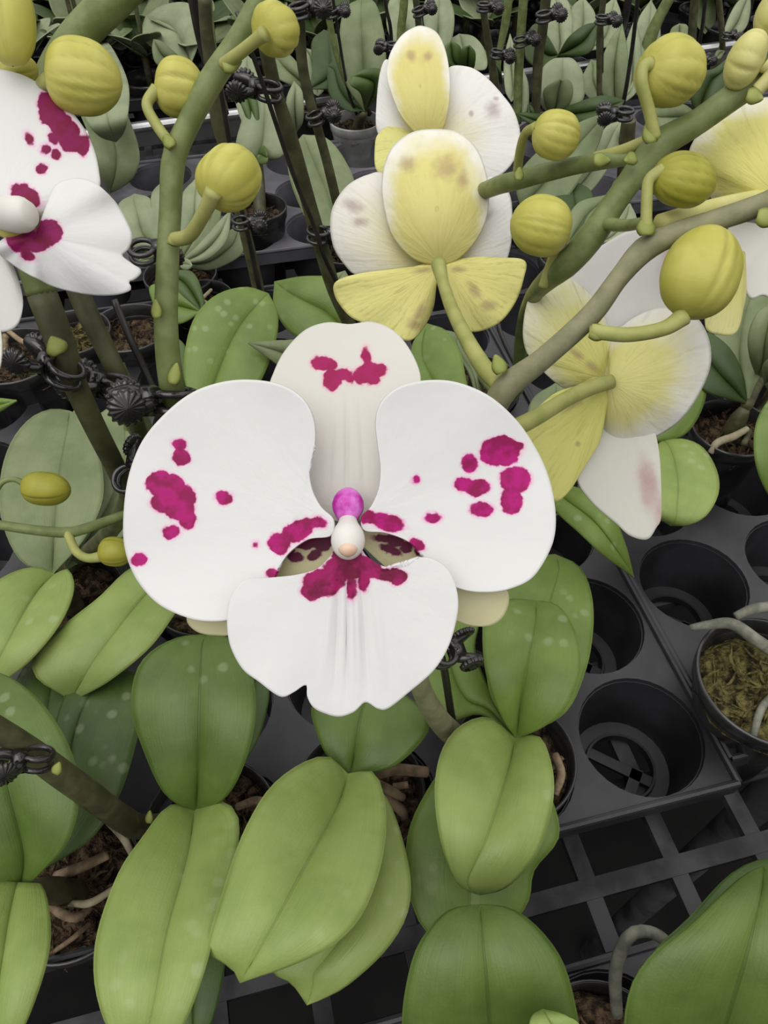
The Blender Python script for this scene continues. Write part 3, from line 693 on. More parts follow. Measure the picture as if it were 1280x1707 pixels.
# ---- B: second arching spike at the right, with the top flower on it
potB, r = pot_parts(795, 636, .02, 71, 'black pot hidden behind the middle flower, below the second arching stem', POT)
PB = plant((795, 610, .05), 'orchid with the second arching spike at the right, behind the foremost one', potB)
moss(PB, potB, r, MOSS, 8, chips=8)
LF(PB, (790, 700, .05), (712, 540), [(735, 700), (688, 650), (686, 580)], [(800, 700), (778, 640), (768, 590), (745, 553)], mid=[(740, 660), (706, 600), (706, 560)], mat='M', ks=(0, .02, .06))
LF(PB, (800, 690, .05), (772, 560), [(780, 620), (745, 570), (742, 552)], [(800, 640), (782, 590)], mat='G', ks=(0, .06, .12))
B = [(800, 625, .60, 16), (835, 660, .48, 18), (862, 650, .38, 20), (866, 600, .33, 22), (873, 540, .30, 24), (888, 495, .27, 27), (915, 465, .252, 36), (945, 440, .243, 44), (985, 395, .237, 46), (1030, 330, .232, 40), (1070, 275, .229, 44), (1100, 240, .227, 48), (1160, 205, .224, 42), (1230, 155, .221, 44), (1290, 115, .219, 48), (1350, 70, .217, 48)]
stem(PB, B, STEM, n=130, nodes=[(1086, 238, .218, -.2, -1, 32, 44), (1245, 158, .214, 1, .25, 34, 34), (1060, 262, .222, -.9, .3, 26, 26)])
bud(PB, (1078, 110), (1158, 132), 108, .212, .222, ribs=9, seed=2, fat=.4, stalk=[(1092, 232, .218), (1082, 185, .215), (1070, 140, .212), (1072, 112, .211), (1084, 108, .212)], sw=20, smat=STALK, seams=2)
bud(PB, (890, 214), (964, 236), 76, .236, .24, BUD, ribs=12, seed=3, stalk=[(862, 290, .262), (867, 250, .252), (876, 222, .244), (894, 212, .238)], sw=15, smat=STALK)
bud(PB, (952, 388), (850, 366), 96, .228, .228, ribs=9, seed=4, fat=.45, stalk=[(905, 478, .25), (918, 440, .245), (930, 410, .24), (942, 395, .236)], sw=16, smat=STALK)
bud(PB, (1272, 110), (1212, 92), 88, .214, .216, BUD2, ribs=9, seed=12, stalk=[(1262, 150, .216), (1280, 130, .214), (1284, 115, .213), (1274, 106, .213)], sw=22, smat=BUD2)
bud(PB, (1310, 30), (1262, 14), 70, .214, .214, BUD2, ribs=7, seed=13)
# side branch to the top flower
br = MB(); pp = [(1062, 262, .232), (1010, 268, .238), (960, 276, .246), (900, 290, .256), (840, 306, .268), (780, 318, .31), (728, 270, .36)]
br.tube([P(*q) for q in pp], [w/2*q[2]/F for w, q in zip((22, 26, 28, 30, 30, 24, 20), pp)], 14, n=60); BR = br.build('flower_branch', STEM, PB, origin=P(1062, 262, .232))
bract(BR, 990, 266, .234, 1, .05, 28, 34); bract(BR, 864, 300, .25, .1, -1, 18, 26)
m = MB(); m.tube([P(1080, 232, .228), P(1035, 252, .234), P(990, 262, .242)], [.0016, .0019, .0016], 10, n=16); m.build('side_shoot', STALK, PB, origin=P(1080, 232, .228))
m = MB(); m.tube([P(1080, 370, .21), P(1040, 376, .225), P(1005, 372, .234)], [.0016, .0018, .0022], 10, n=16); m.build('side_shoot', STEM, PB, origin=P(1005, 372, .234))
dt = .37
m = MB(); m.tube([P(728, 270, .36), P(716, 240, dt)], [.003, .003], 12, n=8); FT = m.build('flower', STALK, PB, origin=P(716, 240, dt)); FT['label'] = 'topmost cream flower with a long yellow-green sepal, seen from behind'
t1 = petal_back('sepal_back_long', lin(222, 212, 132), (.90, .87, .80), .62, 1.05, [(685, 95, 12, 14), (712, 95, 12, 14)], vein=.1)
fan('sepal', FT, (700, 145), [(710, 232), (692, 222), (670, 196), (654, 160), (645, 125), (650, 92), (668, 62), (690, 47), (706, 45), (728, 56), (742, 85), (749, 125), (749, 165), (743, 200), (733, 222)], dt-.013, t1, cup=.007, cupc=(700, 140, .010), heart=(712, 235), mixrad=True)
t2 = petal_back('petal_back_top_left', lin(228, 220, 180), (.86, .84, .80), .1, .8, (), vein=.1)
fan('petal', FT, (708, 235), [(680, 180), (660, 130), (645, 100), (634, 120), (628, 170), (628, 215), (645, 240), (680, 245)], dt+.0, t2, cup=.004)
t3 = petal_back('petal_back_top_right', lin(228, 220, 180), (.86, .84, .80), .1, .8, [(822, 185, 18, 22), (826, 165, 8, 6), (785, 190, 6, 8)], vein=.1)
fan('petal', FT, (722, 235), [(738, 180), (744, 118), (778, 112), (808, 128), (838, 160), (858, 190), (867, 232), (855, 270), (825, 296), (780, 290), (740, 260)], dt+.0, t3, cup=.004)
t4 = petal_back('sepal_back_top_lemon', lin(222, 218, 128), lin(226, 222, 140), .1, 1, ())
fan('sepal', FT, (708, 240), [(690, 225), (650, 212), (630, 225), (625, 245), (626, 280), (640, 292), (675, 290), (705, 270)], dt-.003, t4, cup=.003)

# ---- D: left spike with buds
potD, r = pot_parts(345, 980, .02, 92, 'black pot behind the left petal of the big flower, beside the broad light leaf', POT)
P5 = plant((345, 915, .06), 'orchid whose green budded spike rises left of centre, its base behind the big left petal', potD)
moss(P5, potD, r, MOSS, 11)
LF(P5, (325, 925, .06), (120, 1167), [(270, 930), (215, 950), (165, 997), (110, 1040), (66, 1080), (54, 1108), (64, 1132), (92, 1150)], [(330, 965), (292, 1023), (250, 1080), (190, 1130), (150, 1154)], hs=(.06, .075, .055), mid=[(250, 985), (170, 1085), (135, 1140)], mat='L')
LF(P5, (345, 915, .06), (340, 640), [(330, 850), (312, 700)], [(380, 850), (385, 700)], mat='M', ks=(0, 0, .05))
D = [(345, 915, .50, 26), (325, 820, .36, 32), (302, 720, .27, 38), (286, 640, .232, 42), (277, 550, .222, 40), (279, 450, .216, 38), (284, 350, .213, 37), (290, 265, .210, 40), (315, 205, .207, 38), (350, 138, .204, 42), (400, 62, .201, 38), (450, -30, .198, 38)]
stem(P5, D, STEM, n=120, nodes=[(288, 640, .222, .2, -1, 26, 44), (262, 530, .214, -.1, -1, 20, 38), (280, 400, .208, 1, .12, 20, 44), (372, 112, .196, 1, -.35, 34, 40), (287, 245, .203, -.5, -.8, 24, 30)])
bud(P5, (352, 330), (412, 262), 104, .192, .2, ribs=9, seed=21, fat=.45, stalk=[(290, 400, .209), (316, 392, .203), (340, 355, .195), (357, 318, .19)], sw=24, smat=STALK, seams=3)
bud(P5, (256, 140), (344, 156), 92, .206, .21, ribs=9, seed=22, fat=.4, stalk=[(288, 245, .206), (262, 210, .205), (245, 175, .205), (262, 148, .205)], sw=18, smat=STALK)
bud(P5, (436, 52), (484, 46), 84, .189, .196, BUD, ribs=9, seed=23, fat=.4, stalk=[(372, 108, .197), (400, 88, .192), (425, 68, .188), (442, 55, .186)], sw=21, smat=STALK)
G2 = [(345, 915, .50, 14), (290, 880, .36, 15), (225, 858, .285, 16), (170, 872, .272, 17), (120, 887, .266, 18), (60, 884, .262, 17), (-20, 872, .258, 16)]
stem(P5, G2, STEM, n=60, name='flower_stem')
bud(P5, (36, 812), (118, 818), 58, .255, .255, BUD3, ribs=3, seam=.07, seed=31, fat=.35, stalk=[(-14, 835, .258), (2, 806, .257), (22, 799, .256), (40, 806, .255)], sw=9, smat=STEM)
bud(P5, (164, 918), (222, 922), 50, .262, .262, BUD3, ribs=3, seam=.06, seed=32, fat=.35, stalk=[(112, 888, .265), (126, 918, .263), (145, 930, .262), (168, 928, .262)], sw=15, smat=STALK)

# ---- E: thick spike at the far left, carrying the half-hidden flower
potE, r = pot_parts(112, 995, .018, 92, 'dark pot with brown bark seen between the left leaves', POT)
P4 = plant((88, 955, .06), 'orchid at the left edge bearing the thick spike and cropped white flower', potE)
moss(P4, potE, r, MOSS, 14, chips=40)
c4 = (88, 958, .06)
LF(P4, c4, (116, 686), [(35, 935), (4, 870), (1, 800), (18, 740), (50, 699), (86, 683)], [(140, 900), (172, 830), (165, 750), (145, 700)], hs=(.06, .075, .07), mid=[(92, 880), (100, 790), (114, 710)], mat='G', fold=.006)
LF(P4, (92, 958, .06), (-20, 1155), [(55, 947), (8, 962), (-40, 1000), (-75, 1060), (-65, 1120)], [(114, 950), (124, 976), (115, 1012), (90, 1056), (50, 1102), (12, 1132)], hs=(.06, .08, .06), mid=[(60, 990), (20, 1060), (-10, 1120)], mat='L')
LF(P4, (110, 950, .055), (200, 670), [(135, 870), (132, 780), (160, 700)], [(200, 900), (245, 830), (252, 760), (225, 690)], hs=(.05, .06, .065), mid=[(170, 860), (205, 780), (208, 710)], mat='G')
LF(P4, (110, 950, .05), (140, 660), [(100, 820), (108, 720)], [(140, 800), (150, 720)], hs=(.05, .05, .05), mat='L')
E_ = [(100, 955, .52, 26), (215, 850, .36, 30), (200, 795, .30, 33), (160, 715, .272, 36), (125, 640, .258, 40), (100, 570, .25, 48), (70, 490, .245, 50), (45, 400, .24, 50), (45, 300, .236, 50), (62, 200, .232, 50), (88, 120, .228, 50), (130, 60, .225, 56), (190, 0, .222, 58), (230, -40, .22, 56)]
E_ = [(100, 955, .52, 26), (170, 900, .42, 28), (212, 835, .32, 30)]+E_[2:]
stem(P4, E_[:8], STEMB, n=80)
stem(P4, E_[7:], STEM, n=70, nodes=[])
bud(P4, (72, 118), (206, 142), 118, .205, .212, ribs=10, seed=41, fat=.3, stalk=[(40, 250, .232), (50, 190, .222), (66, 148, .212), (82, 134, .206)], sw=22, smat=STALK)
bud(P4, (5, -45), (22, 112), 84, .2, .2, ribs=5, seed=42, fat=.4)
bud(P4, (-8, 122), (64, 112), 52, .214, .218, BUD, ribs=7, seed=43, fat=.4)
df = .2
m = MB(); m.tube([P(-20, 352, df), P(5, 356, df-.004), P(35, 358, df-.008), P(52, 356, df-.009)], [.003, .0042, .0045, .003], 20, n=20)
FF = m.build('flower', COLM, P4, origin=P(0, 355, df)); FF['label'] = 'white flower with dark magenta patches cut off by the left edge'
W = petal_front('petal_upper_left_flower', [(78, 172, 14, 15), (86, 190, 20, 20), (100, 206, 18, 17), (112, 222, 20, 17), (122, 240, 18, 15), (138, 244, 11, 15), (110, 236, 10, 9), (50, 233, 5, 9, -25), (89, 233, 7, 10, -20), (77, 251, 7, 6, 20), (94, 258, 6, 7), (70, 283, 8, 8), (44, 328, 26, 15, 32), (146, 235, 2, 5)], mark=lin(130, 8, 60), mark2=lin(140, 14, 84))
fan('petal', FF, (0, 335), [(10, 350), (-40, 330), (-110, 260), (-110, 170), (-50, 118), (5, 118), (50, 132), (92, 162), (130, 200), (154, 242), (165, 285), (163, 318), (120, 350), (60, 365)], df+.004, W, cup=.006, cupc=(60, 220, -.0015))
W = petal_front('lip_left_flower', [(82, 388, 22, 19), (60, 402, 26, 17), (35, 400, 22, 18), (30, 388, 14, 14), (48, 426, 12, 7, 35)], mark=lin(130, 8, 64), mark2=lin(150, 14, 96))
fan('lip', FF, (62, 392), [(45, 378), (62, 384), (78, 368), (84, 335), (95, 310), (125, 299), (158, 306), (190, 335), (211, 370), (220, 395), (214, 415), (203, 427), (222, 443), (236, 453), (224, 466), (214, 470), (219, 482), (200, 490), (160, 491), (110, 483), (65, 466), (25, 442), (-5, 415), (15, 395)], df-.003, W, cup=.004, gx=.002, ripple=.0012)
W = petal_front('sepal_left_flower', [], base=(.82, .81, .77))
fan('sepal', FF, (-10, 400), [(5, 420), (22, 450), (35, 490), (37, 520), (26, 545), (0, 553), (-50, 540), (-80, 470), (-60, 400)], df+.003, W, cup=.002)
fan('sepal', FF, (-40, 500), [(-10, 530), (3, 560), (2, 605), (-10, 622), (-50, 600)], df+.005, petal_back('sepal_left_flower_yellow'), cup=.0)
m = MB(); m.tube([P(-5, 368, df+.001), P(20, 378, df-.001), P(48, 378, df-.002)], [.003, .0035, .002], 12, n=12); m.build('lip_base', BUD, FF, origin=P(0, 372, df))

# second dark spike between, with its stake
potK2, r = pot_parts(215, 545, .02, 66, 'pot of brown bark beneath the cropped left flower', POT)
P6b = plant((250, 700, .045), 'orchid with a dark leafless spike, left of the big flower behind the clip row', potK2, stub=False)
moss(P6b, potK2, r, MOSS, 15, chips=46)
stem(P6b, [(255, 780, .36, 24), (238, 735, .32, 26), (202, 640, .286, 32), (175, 580, .28, 33), (145, 520, .276, 36), (112, 440, .272, 36), (90, 380, .27, 36)], STEMB, n=60)
LF(P6b, (275, 770, .05), (207, 606), [(230, 740), (195, 680), (197, 630)], [(262, 730), (245, 690), (222, 640)], mat='G', ks=(0, -.1, -.2))
LF(P6b, (275, 770, .05), (215, 720), [(220, 690), (205, 700)], [(270, 800), (230, 800)], mat='M', ks=(0, .0, .0))
bract(P6b, 100, 590, .245, -.5, -1, 44, 40)

# ---- P1: front plant, left of centre
potc, r = pot_parts(350, 1372, .012, 110, 'black pot under the dark upright leaf at the front, left of centre', POT)
P1 = plant((327, 1348, .055), 'front orchid with a round upright leaf above a long light drooping leaf', potc)
moss(P1, potc, r, MOSS, 21, chips=40)
roots(P1, [[(395, 1345, .012, 12), (430, 1335, .018, 15), (462, 1350, .008, 10)]], ROOTB)
c = (327, 1348, .055)
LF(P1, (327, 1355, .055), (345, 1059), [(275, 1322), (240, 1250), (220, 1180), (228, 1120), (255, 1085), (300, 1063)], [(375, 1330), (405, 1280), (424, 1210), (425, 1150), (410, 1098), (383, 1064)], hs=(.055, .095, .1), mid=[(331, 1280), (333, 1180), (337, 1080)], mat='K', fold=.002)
LF(P1, (325, 1347, .055), (225, 1765), [(280, 1345), (235, 1400), (200, 1452), (170, 1530), (158, 1592), (162, 1655), (185, 1720)], [(370, 1336), (396, 1360), (398, 1402), (385, 1460), (358, 1555), (340, 1620), (312, 1695), (275, 1755)], hs=(.055, .10, .09), mid=[(312, 1430), (278, 1560), (252, 1700)], mat='L')
LF(P1, c, (330, 1740), [(290, 1500), (280, 1620), (290, 1710)], [(378, 1500), (374, 1610), (355, 1695)], hs=(.045, .05, .04), mat='D')
LF(P1, c, (432, 1105), [(350, 1230), (395, 1140)], [(415, 1260), (445, 1180), (446, 1128)], hs=(.05, .05, .05), mat='D')
sp = [(240, 1378, .385, 40), (205, 1365, .36, 42), (150, 1325, .33, 44), (95, 1285, .31, 46), (40, 1245, .295, 44), (-30, 1200, .28, 42)]
stem(P1, [(320, 1365, .42, 28)]+sp, STEMB, n=60, nodes=[(92, 1290, .285, .4, -1, 20, 26), (248, 1372, .37, .1, -1, 16, 26)])

# ---- P2: front plant, centre
potc, r = pot_parts(600, 1318, .012, 108, 'black pot with thick grey roots at the front centre', POT)
P2 = plant((583, 1293, .055), 'front centre orchid with a big oval light leaf overlapping a second yellow-green one', potc)
moss(P2, potc, r, MOSS, 22)
roots(P2, [[(625, 1290, .02, 20), (660, 1283, .028, 20), (712, 1287, .02, 18)], [(625, 1305, .012, 16), (650, 1318, .016, 17), (672, 1330, .008, 13)], [(640, 1330, .002, 18), (668, 1350, .004, 18), (676, 1372, -.004, 12)], [(655, 1312, .01, 12), (680, 1308, .01, 12)]], ROOTB)
c = (583, 1293, .055)
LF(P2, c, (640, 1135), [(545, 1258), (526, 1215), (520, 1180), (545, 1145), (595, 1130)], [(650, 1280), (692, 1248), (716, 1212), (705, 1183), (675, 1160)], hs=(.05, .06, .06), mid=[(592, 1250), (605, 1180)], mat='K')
LF(P2, (579, 1292, .055), (401, 1636), [(545, 1262), (498, 1276), (450, 1314), (415, 1370), (390, 1430), (368, 1500), (350, 1560), (348, 1586), (378, 1606), (392, 1618)], [(622, 1288), (640, 1330), (643, 1392), (630, 1460), (600, 1530), (550, 1578), (480, 1610), (430, 1626)], hs=(.055, .1, .095), mid=[(560, 1350), (500, 1460), (435, 1580)], mat='L', dome=.005)
LF(P2, (600, 1300, .05), (512, 1673), [(560, 1400), (520, 1500), (465, 1590), (452, 1618), (482, 1634), (497, 1650)], [(640, 1325), (668, 1392), (684, 1470), (676, 1530), (640, 1586), (580, 1640), (540, 1662)], hs=(.05, .07, .06), mat='L')

# ---- left front plant
potc, r = pot_parts(118, 1476, .012, 116, 'black pot with tangled brown roots at the lower left', POT)
P6 = plant((32, 1486, .06), 'orchid at the lower left edge with dark green leaves above tangled roots', potc)
moss(P6, potc, r, MOSS, 23, chips=50)
roots(P6, [[(95, 1460, .01, 17), (130, 1448, .022, 18), (180, 1425, .02, 15)], [(90, 1465, .01, 16), (88, 1510, .02, 16), (125, 1530, .02, 15), (150, 1512, .012, 10)], [(85, 1590, .0, 8), (120, 1565, .012, 9), (150, 1540, .004, 8)]], ROOTB)
roots(P6, [[(112, 1505, .012, 10), (150, 1505, .022, 13), (195, 1478, .02, 10)], [(180, 1370, .02, 11), (205, 1395, .03, 14), (220, 1425, .02, 10)]], ROOT)
c = (32, 1486, .06)
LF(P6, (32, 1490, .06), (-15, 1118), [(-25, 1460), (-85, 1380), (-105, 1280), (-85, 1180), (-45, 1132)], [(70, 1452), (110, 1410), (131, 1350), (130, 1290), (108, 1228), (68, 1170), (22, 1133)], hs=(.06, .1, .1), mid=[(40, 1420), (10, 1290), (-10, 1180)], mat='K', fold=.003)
LF(P6, (30, 1487, .06), (0, 1760), [(-15, 1472), (-60, 1540), (-70, 1640), (-45, 1725)], [(66, 1474), (82, 1520), (83, 1580), (66, 1645), (35, 1720)], hs=(.06, .09, .08), mat='L')
LF(P6, (70, 1450, .05), (190, 1110), [(90, 1310), (95, 1200), (130, 1130)], [(150, 1400), (195, 1335), (222, 1260), (238, 1180), (228, 1128)], hs=(.04, .055, .055), mid=[(100, 1350), (125, 1220), (160, 1140)], mat='D')
LF(P6, (50, 1450, .05), (95, 1075), [(0, 1300), (10, 1180), (50, 1100)], [(125, 1350), (150, 1250), (140, 1120)], hs=(.04, .05, .05), mat='D')

# ---- bottom plants
P7c = Pz(850, 1840, .02)
P7 = plant((840, 1830, .05), 'orchid at the bottom edge with one broad dark green leaf standing up, right of centre', Vector((P7c.x, P7c.y, Z0+.012)))
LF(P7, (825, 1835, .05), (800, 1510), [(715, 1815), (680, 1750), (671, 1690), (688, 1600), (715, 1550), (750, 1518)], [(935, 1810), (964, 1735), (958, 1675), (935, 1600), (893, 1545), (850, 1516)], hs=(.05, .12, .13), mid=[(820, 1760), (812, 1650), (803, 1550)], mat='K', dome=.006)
LF(P7, (880, 1835, .06), (905, 1686), [(880, 1740), (885, 1700)], [(950, 1760), (965, 1710), (945, 1695)], hs=(.07, .135, .14), mat='L', dome=.001)
P8c = Pz(1200, 1840, .02)
P8 = plant((1190, 1850, .05), 'orchid at the bottom right corner with a large deep green leaf', Vector((P8c.x, P8c.y, Z0+.012)))
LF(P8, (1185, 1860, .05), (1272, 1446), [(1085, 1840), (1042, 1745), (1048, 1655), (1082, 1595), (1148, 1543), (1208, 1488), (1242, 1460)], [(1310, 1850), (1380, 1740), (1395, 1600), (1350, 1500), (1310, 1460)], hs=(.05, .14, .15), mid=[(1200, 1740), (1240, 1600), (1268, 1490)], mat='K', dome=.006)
LF(P8, (1185, 1860, .05), (1290, 1432), [(1080, 1840), (1050, 1745), (1058, 1655), (1090, 1585), (1148, 1530), (1206, 1468), (1250, 1440)], [(1320, 1850), (1390, 1740), (1400, 1600), (1360, 1500), (1330, 1450)], hs=(.04, .11, .12), mat='D', dome=.004)
potN, r = pot_parts(1008, 1792, .015, 135, 'black pot at the bottom edge with a grey root arching out of it', POT)
PN = plant((1040, 1800, .04), 'orchid at the bottom edge whose thick grey root arches over the bench grid', potN, stub=False)
moss(PN, potN, r, MOSS, 25)
roots(PN, [[(1028, 1690, .02, 20), (1026, 1620, .045, 22), (1045, 1565, .06, 22), (1075, 1552, .062, 20), (1110, 1570, .05, 20), (1140, 1620, .03, 20)]], ROOTG)

# ---- right side pots and plants
potA, r = pot_parts(1284, 1132, .034, 118, 'open black pot of greenish moss with a grey root over its rim, right edge', POT, tilt=0)
PA = plant((1300, 1100, .05), 'orchid rootball of greenish moss in the open pot at the right edge', potA, stub=False)
moss(PA, potA, r, MOSSG, 31, drop=.014, chips=60)
roots(PA, [[(1150, 1046, .036, 10), (1180, 1042, .04, 16), (1220, 1040, .046, 20), (1262, 1068, .045, 22), (1300, 1095, .035, 22)], [(1255, 1230, .02, 12), (1270, 1180, .028, 13), (1300, 1150, .02, 12)], [(1225, 1028, .042, 14), (1260, 1014, .046, 18), (1310, 1010, .04, 18)]], ROOTG)
potR, r = pot_parts(1222, 712, .045, 66, 'tall black pot of brown bark with a pale curved root, right of the flowers', POT)
PR = plant((1245, 675, .065), 'orchid with a dark thin stem and grey green leaves in the bark-filled pot at right', potR)
moss(PR, potR, r, MOSS, 32, drop=.01, chips=60)
roots(PR, [[(1184, 755, .04, 10), (1196, 738, .047, 13), (1222, 728, .05, 13), (1245, 715, .05, 10)]], ROOT)
cr_ = (1245, 672, .065)
LF(PR, cr_, (1150, 560), [(1225, 668), (1175, 652), (1148, 620)], [(1236, 620), (1215, 580), (1180, 555)], mat='U', ks=(0, -.01, .02))
LF(PR, cr_, (1262, 470), [(1218, 620), (1190, 560), (1205, 490)], [(1268, 620), (1285, 560), (1290, 500)], mat='G', ks=(0, .03, .05), mid=[(1232, 600), (1240, 530)])
LF(PR, (1262, 628, .07), (1285, 505), [(1250, 595), (1247, 560), (1260, 525)], [(1290, 610), (1305, 560), (1305, 525)], mat='G', ks=(0, -.06, -.06))
LF(PR, (1275, 640, .07), (1320, 600), [(1272, 610), (1290, 595)], [(1285, 650), (1310, 640)], mat='G', ks=(0, -.06, -.06))
stem(PR, [(1245, 675, Dh(1245, 675, .065), 20), (1262, 640, .66, 20), (1300, 580, .62, 18)], STEMB, n=20)
stem(PR, [(1240, 740, Dh(1240, 740, .05), 10), (1262, 690, .6, 10), (1290, 640, .57, 10)], STEMB, n=20)
P10c = Pz(1090, 745, .02)
P10 = plant((1085, 735, .05), 'orchid behind the right flower with a round light green leaf over the tray', P10c)
LF(P10, (1105, 735, .05), (1118, 875), [(1070, 770), (1065, 840)], [(1140, 733), (1172, 748), (1194, 785), (1197, 822), (1178, 858), (1148, 874)], hs=(.05, .065, .05), mat='L')
LF(P10, (1085, 738, .05), (1155, 575), [(1050, 690), (1085, 600)], [(1140, 725), (1172, 675), (1176, 620)], mat='M', ks=(0, .0, .02))
LF(P10, (915, 812, .05), (1055, 961), [(955, 812), (992, 828), (1022, 862), (1042, 910)], [(925, 850), (965, 888), (1005, 925), (1040, 950)], hs=(.06, .08, .04), mat='M', dome=.006, mid=[(945, 835), (990, 870), (1025, 915)])
potX, r = pot_parts(880, 800, .02, 84, 'black pot behind the right petal of the big flower', POT)
LF(P10, (900, 790, .05), (925, 640), [(880, 730), (885, 670)], [(950, 740), (960, 690), (950, 650)], mat='G', ks=(0, .02, .04))
LF(P10, (1290, 830, .05), (1300, 640), [(1262, 780), (1256, 720), (1270, 670)], [(1330, 780), (1330, 700)], mat='M', ks=(0, .0, .02)) if 0 else None
PRr = plant((1310, 860, .05), 'orchid at the right edge of which one upright leaf shows beside the bark-filled pot', None, stub=False)
LF(PRr, (1310, 860, .05), (1300, 640), [(1275, 815), (1257, 760), (1262, 700)], [(1340, 800), (1345, 700)], mat='M', ks=(0, -.02, .0))

# ---- middle distance, left of the middle flower
def bgplant(crown, label, pot=None, potw=None, leaves=(), potmat=None, potlabel=None, seed=1, mossmat=None, h=.02, group=None):
    if pot:
        pc, r = pot_parts(pot[0], pot[1], h, potw, potlabel, potmat or POT)
        t = plant(crown, label, pc, group=group); moss(t, pc, r, mossmat or MOSS, seed, chips=24)
    else: t = plant(crown, label, None, group=group)
    for L in leaves:
        tip, A_, B_, mt = L[:4]; ks = L[4] if len(L) > 4 else (0, -.02, .0); cc = L[5] if len(L) > 5 else crown
        LF(t, cc, tip, A_, B_, mat=mt, ks=ks, wave=.0004, dome=.003)
    return t
def bgstem(t, pts, mat=STEM, dd=0):
    Y = t['_Y']; stem(t, [(x, y, Dy(x, y, Y)+dd, w) for x, y, w in pts], mat, n=50)
P9 = bgplant((332, 690, .05), 'orchid with a broad grey green leaf showing above the left petal of the big flower', (330, 700), 76, [
    ((447, 490), [(312, 650), (307, 600), (322, 535), (358, 494), (408, 479)], [(390, 690), (432, 640), (458, 575), (463, 525)], 'M', (0, .02, .05)),
    ((290, 560), [(290, 640), (270, 600)], [(320, 630), (310, 580)], 'D', (0, .02, .05))], potlabel='black pot hidden under the broad grey green leaf above the big flower', seed=51)
P9b = bgplant((590, 565, .05), 'orchid between the big flower and the middle flower with a wide ribbed leaf', (604, 570), 66, [
    ((458, 470), [(540, 566), (490, 560), (458, 515)], [(585, 500), (568, 466), (510, 461)], 'M', (0, .0, .02)),
    ((575, 452), [(530, 555), (515, 500), (525, 470)], [(610, 540), (590, 480)], 'G', (0, .02, .03))], potlabel='black pot hidden between the big flower and the middle flower', seed=52)
LF(P9b, (545, 625, .05), (414, 572), [(500, 635), (455, 602)], [(520, 572), (470, 568)], mat='G', ks=(0, -.03, -.05))
bgstem(P9b, [(600, 575, 20), (560, 490, 24), (532, 400, 26), (515, 340, 25), (487, 240, 25), (462, 160, 22), (445, 90, 24), (430, 20, 22)], STEMB, -.05)
P9c = bgplant((335, 520, .045), 'orchid in the shiny-rimmed pot with pale roots, left of the broad leaf', (335, 497), 50, [
    ((262, 520), [(300, 540), (262, 530)], [(290, 480), (250, 478)], 'M', (0, 0, 0)),
    ((282, 452), [(300, 490), (270, 470)], [(340, 500), (322, 455)], 'D', (0, 0, 0))], potlabel='dark pot with a curved shiny rim and pale roots, left of the broad leaf', seed=53)
roots(P9c, [[(318, 505, .03, 6), (330, 498, .035, 7), (345, 505, .03, 6)], [(322, 512, .03, 6), (345, 490, .034, 6), (352, 483, .03, 5)]], ROOT)
bgstem(P9c, [(440, 545, 22), (428, 470, 20), (402, 360, 20), (380, 260, 22), (366, 200, 30), (355, 120, 26), (345, 60, 22), (340, -10, 22)], STEMB, .02)
P11 = bgplant((297, 440, .05), 'orchid with a fan of pale grey green leaves around the left green stem', (300, 455), 60, [
    ((225, 324), [(268, 425), (212, 405), (197, 345)], [(270, 390), (262, 350), (248, 330)], 'H'),
    ((270, 304), [(262, 410), (253, 370), (253, 325)], [(302, 400), (300, 340)], 'H'),
    ((325, 300), [(295, 400), (302, 330)], [(330, 410), (350, 370), (345, 318)], 'H'),
    ((355, 330), [(310, 400), (330, 345)], [(335, 415), (362, 385), (368, 345)], 'G'),
    ((384, 352), [(330, 410), (365, 370)], [(345, 432), (378, 400)], 'H', (0, -.03, -.01)),
    ((402, 372), [(340, 425), (370, 395)], [(350, 450), (402, 425), (404, 395)], 'G', (0, .03, .05)),
    ((230, 436), [(270, 425), (245, 424)], [(270, 440), (245, 441)], 'G', (0, -.02, -.03)),
    ((320, 443), [(305, 433), (315, 433)], [(305, 448), (315, 449)], 'H', (0, -.04, -.06))], potlabel='dark pot beneath the fan of pale leaves, left', seed=54)
potH, r = pot_parts(22, 592, .03, 74, 'black pot with pale roots crossing its rim at the left edge, under the cropped flower', POT)
PH = plant((0, 590, .05), 'orchid rootball in the left edge pot, pale brown roots crossing the rim', potH, stub=False)
moss(PH, potH, r, MOSS, 55, chips=40)
roots(PH, [[(8, 560, .03, 10), (12, 590, .038, 11), (40, 592, .03, 9)], [(14, 552, .036, 8), (35, 568, .04, 9), (60, 578, .036, 8)], [(-5, 600, .03, 12), (10, 560, .04, 11)]], ROOTB)
LF(PH, (-40, 680, .05), (28, 668), [(-10, 665)], [(-10, 690)], mat='M', ks=(0, -.02, -.03))
potI, r = pot_parts(120, 553, .02, 62, 'pot of mossy bark between the two dark stems at the left', POT)
PI_ = plant((120, 553, .03), 'orchid rootball of mossy bark between the two dark stems at the left', potI, stub=False)
moss(PI_, potI, r, MOSSG, 56, chips=40)

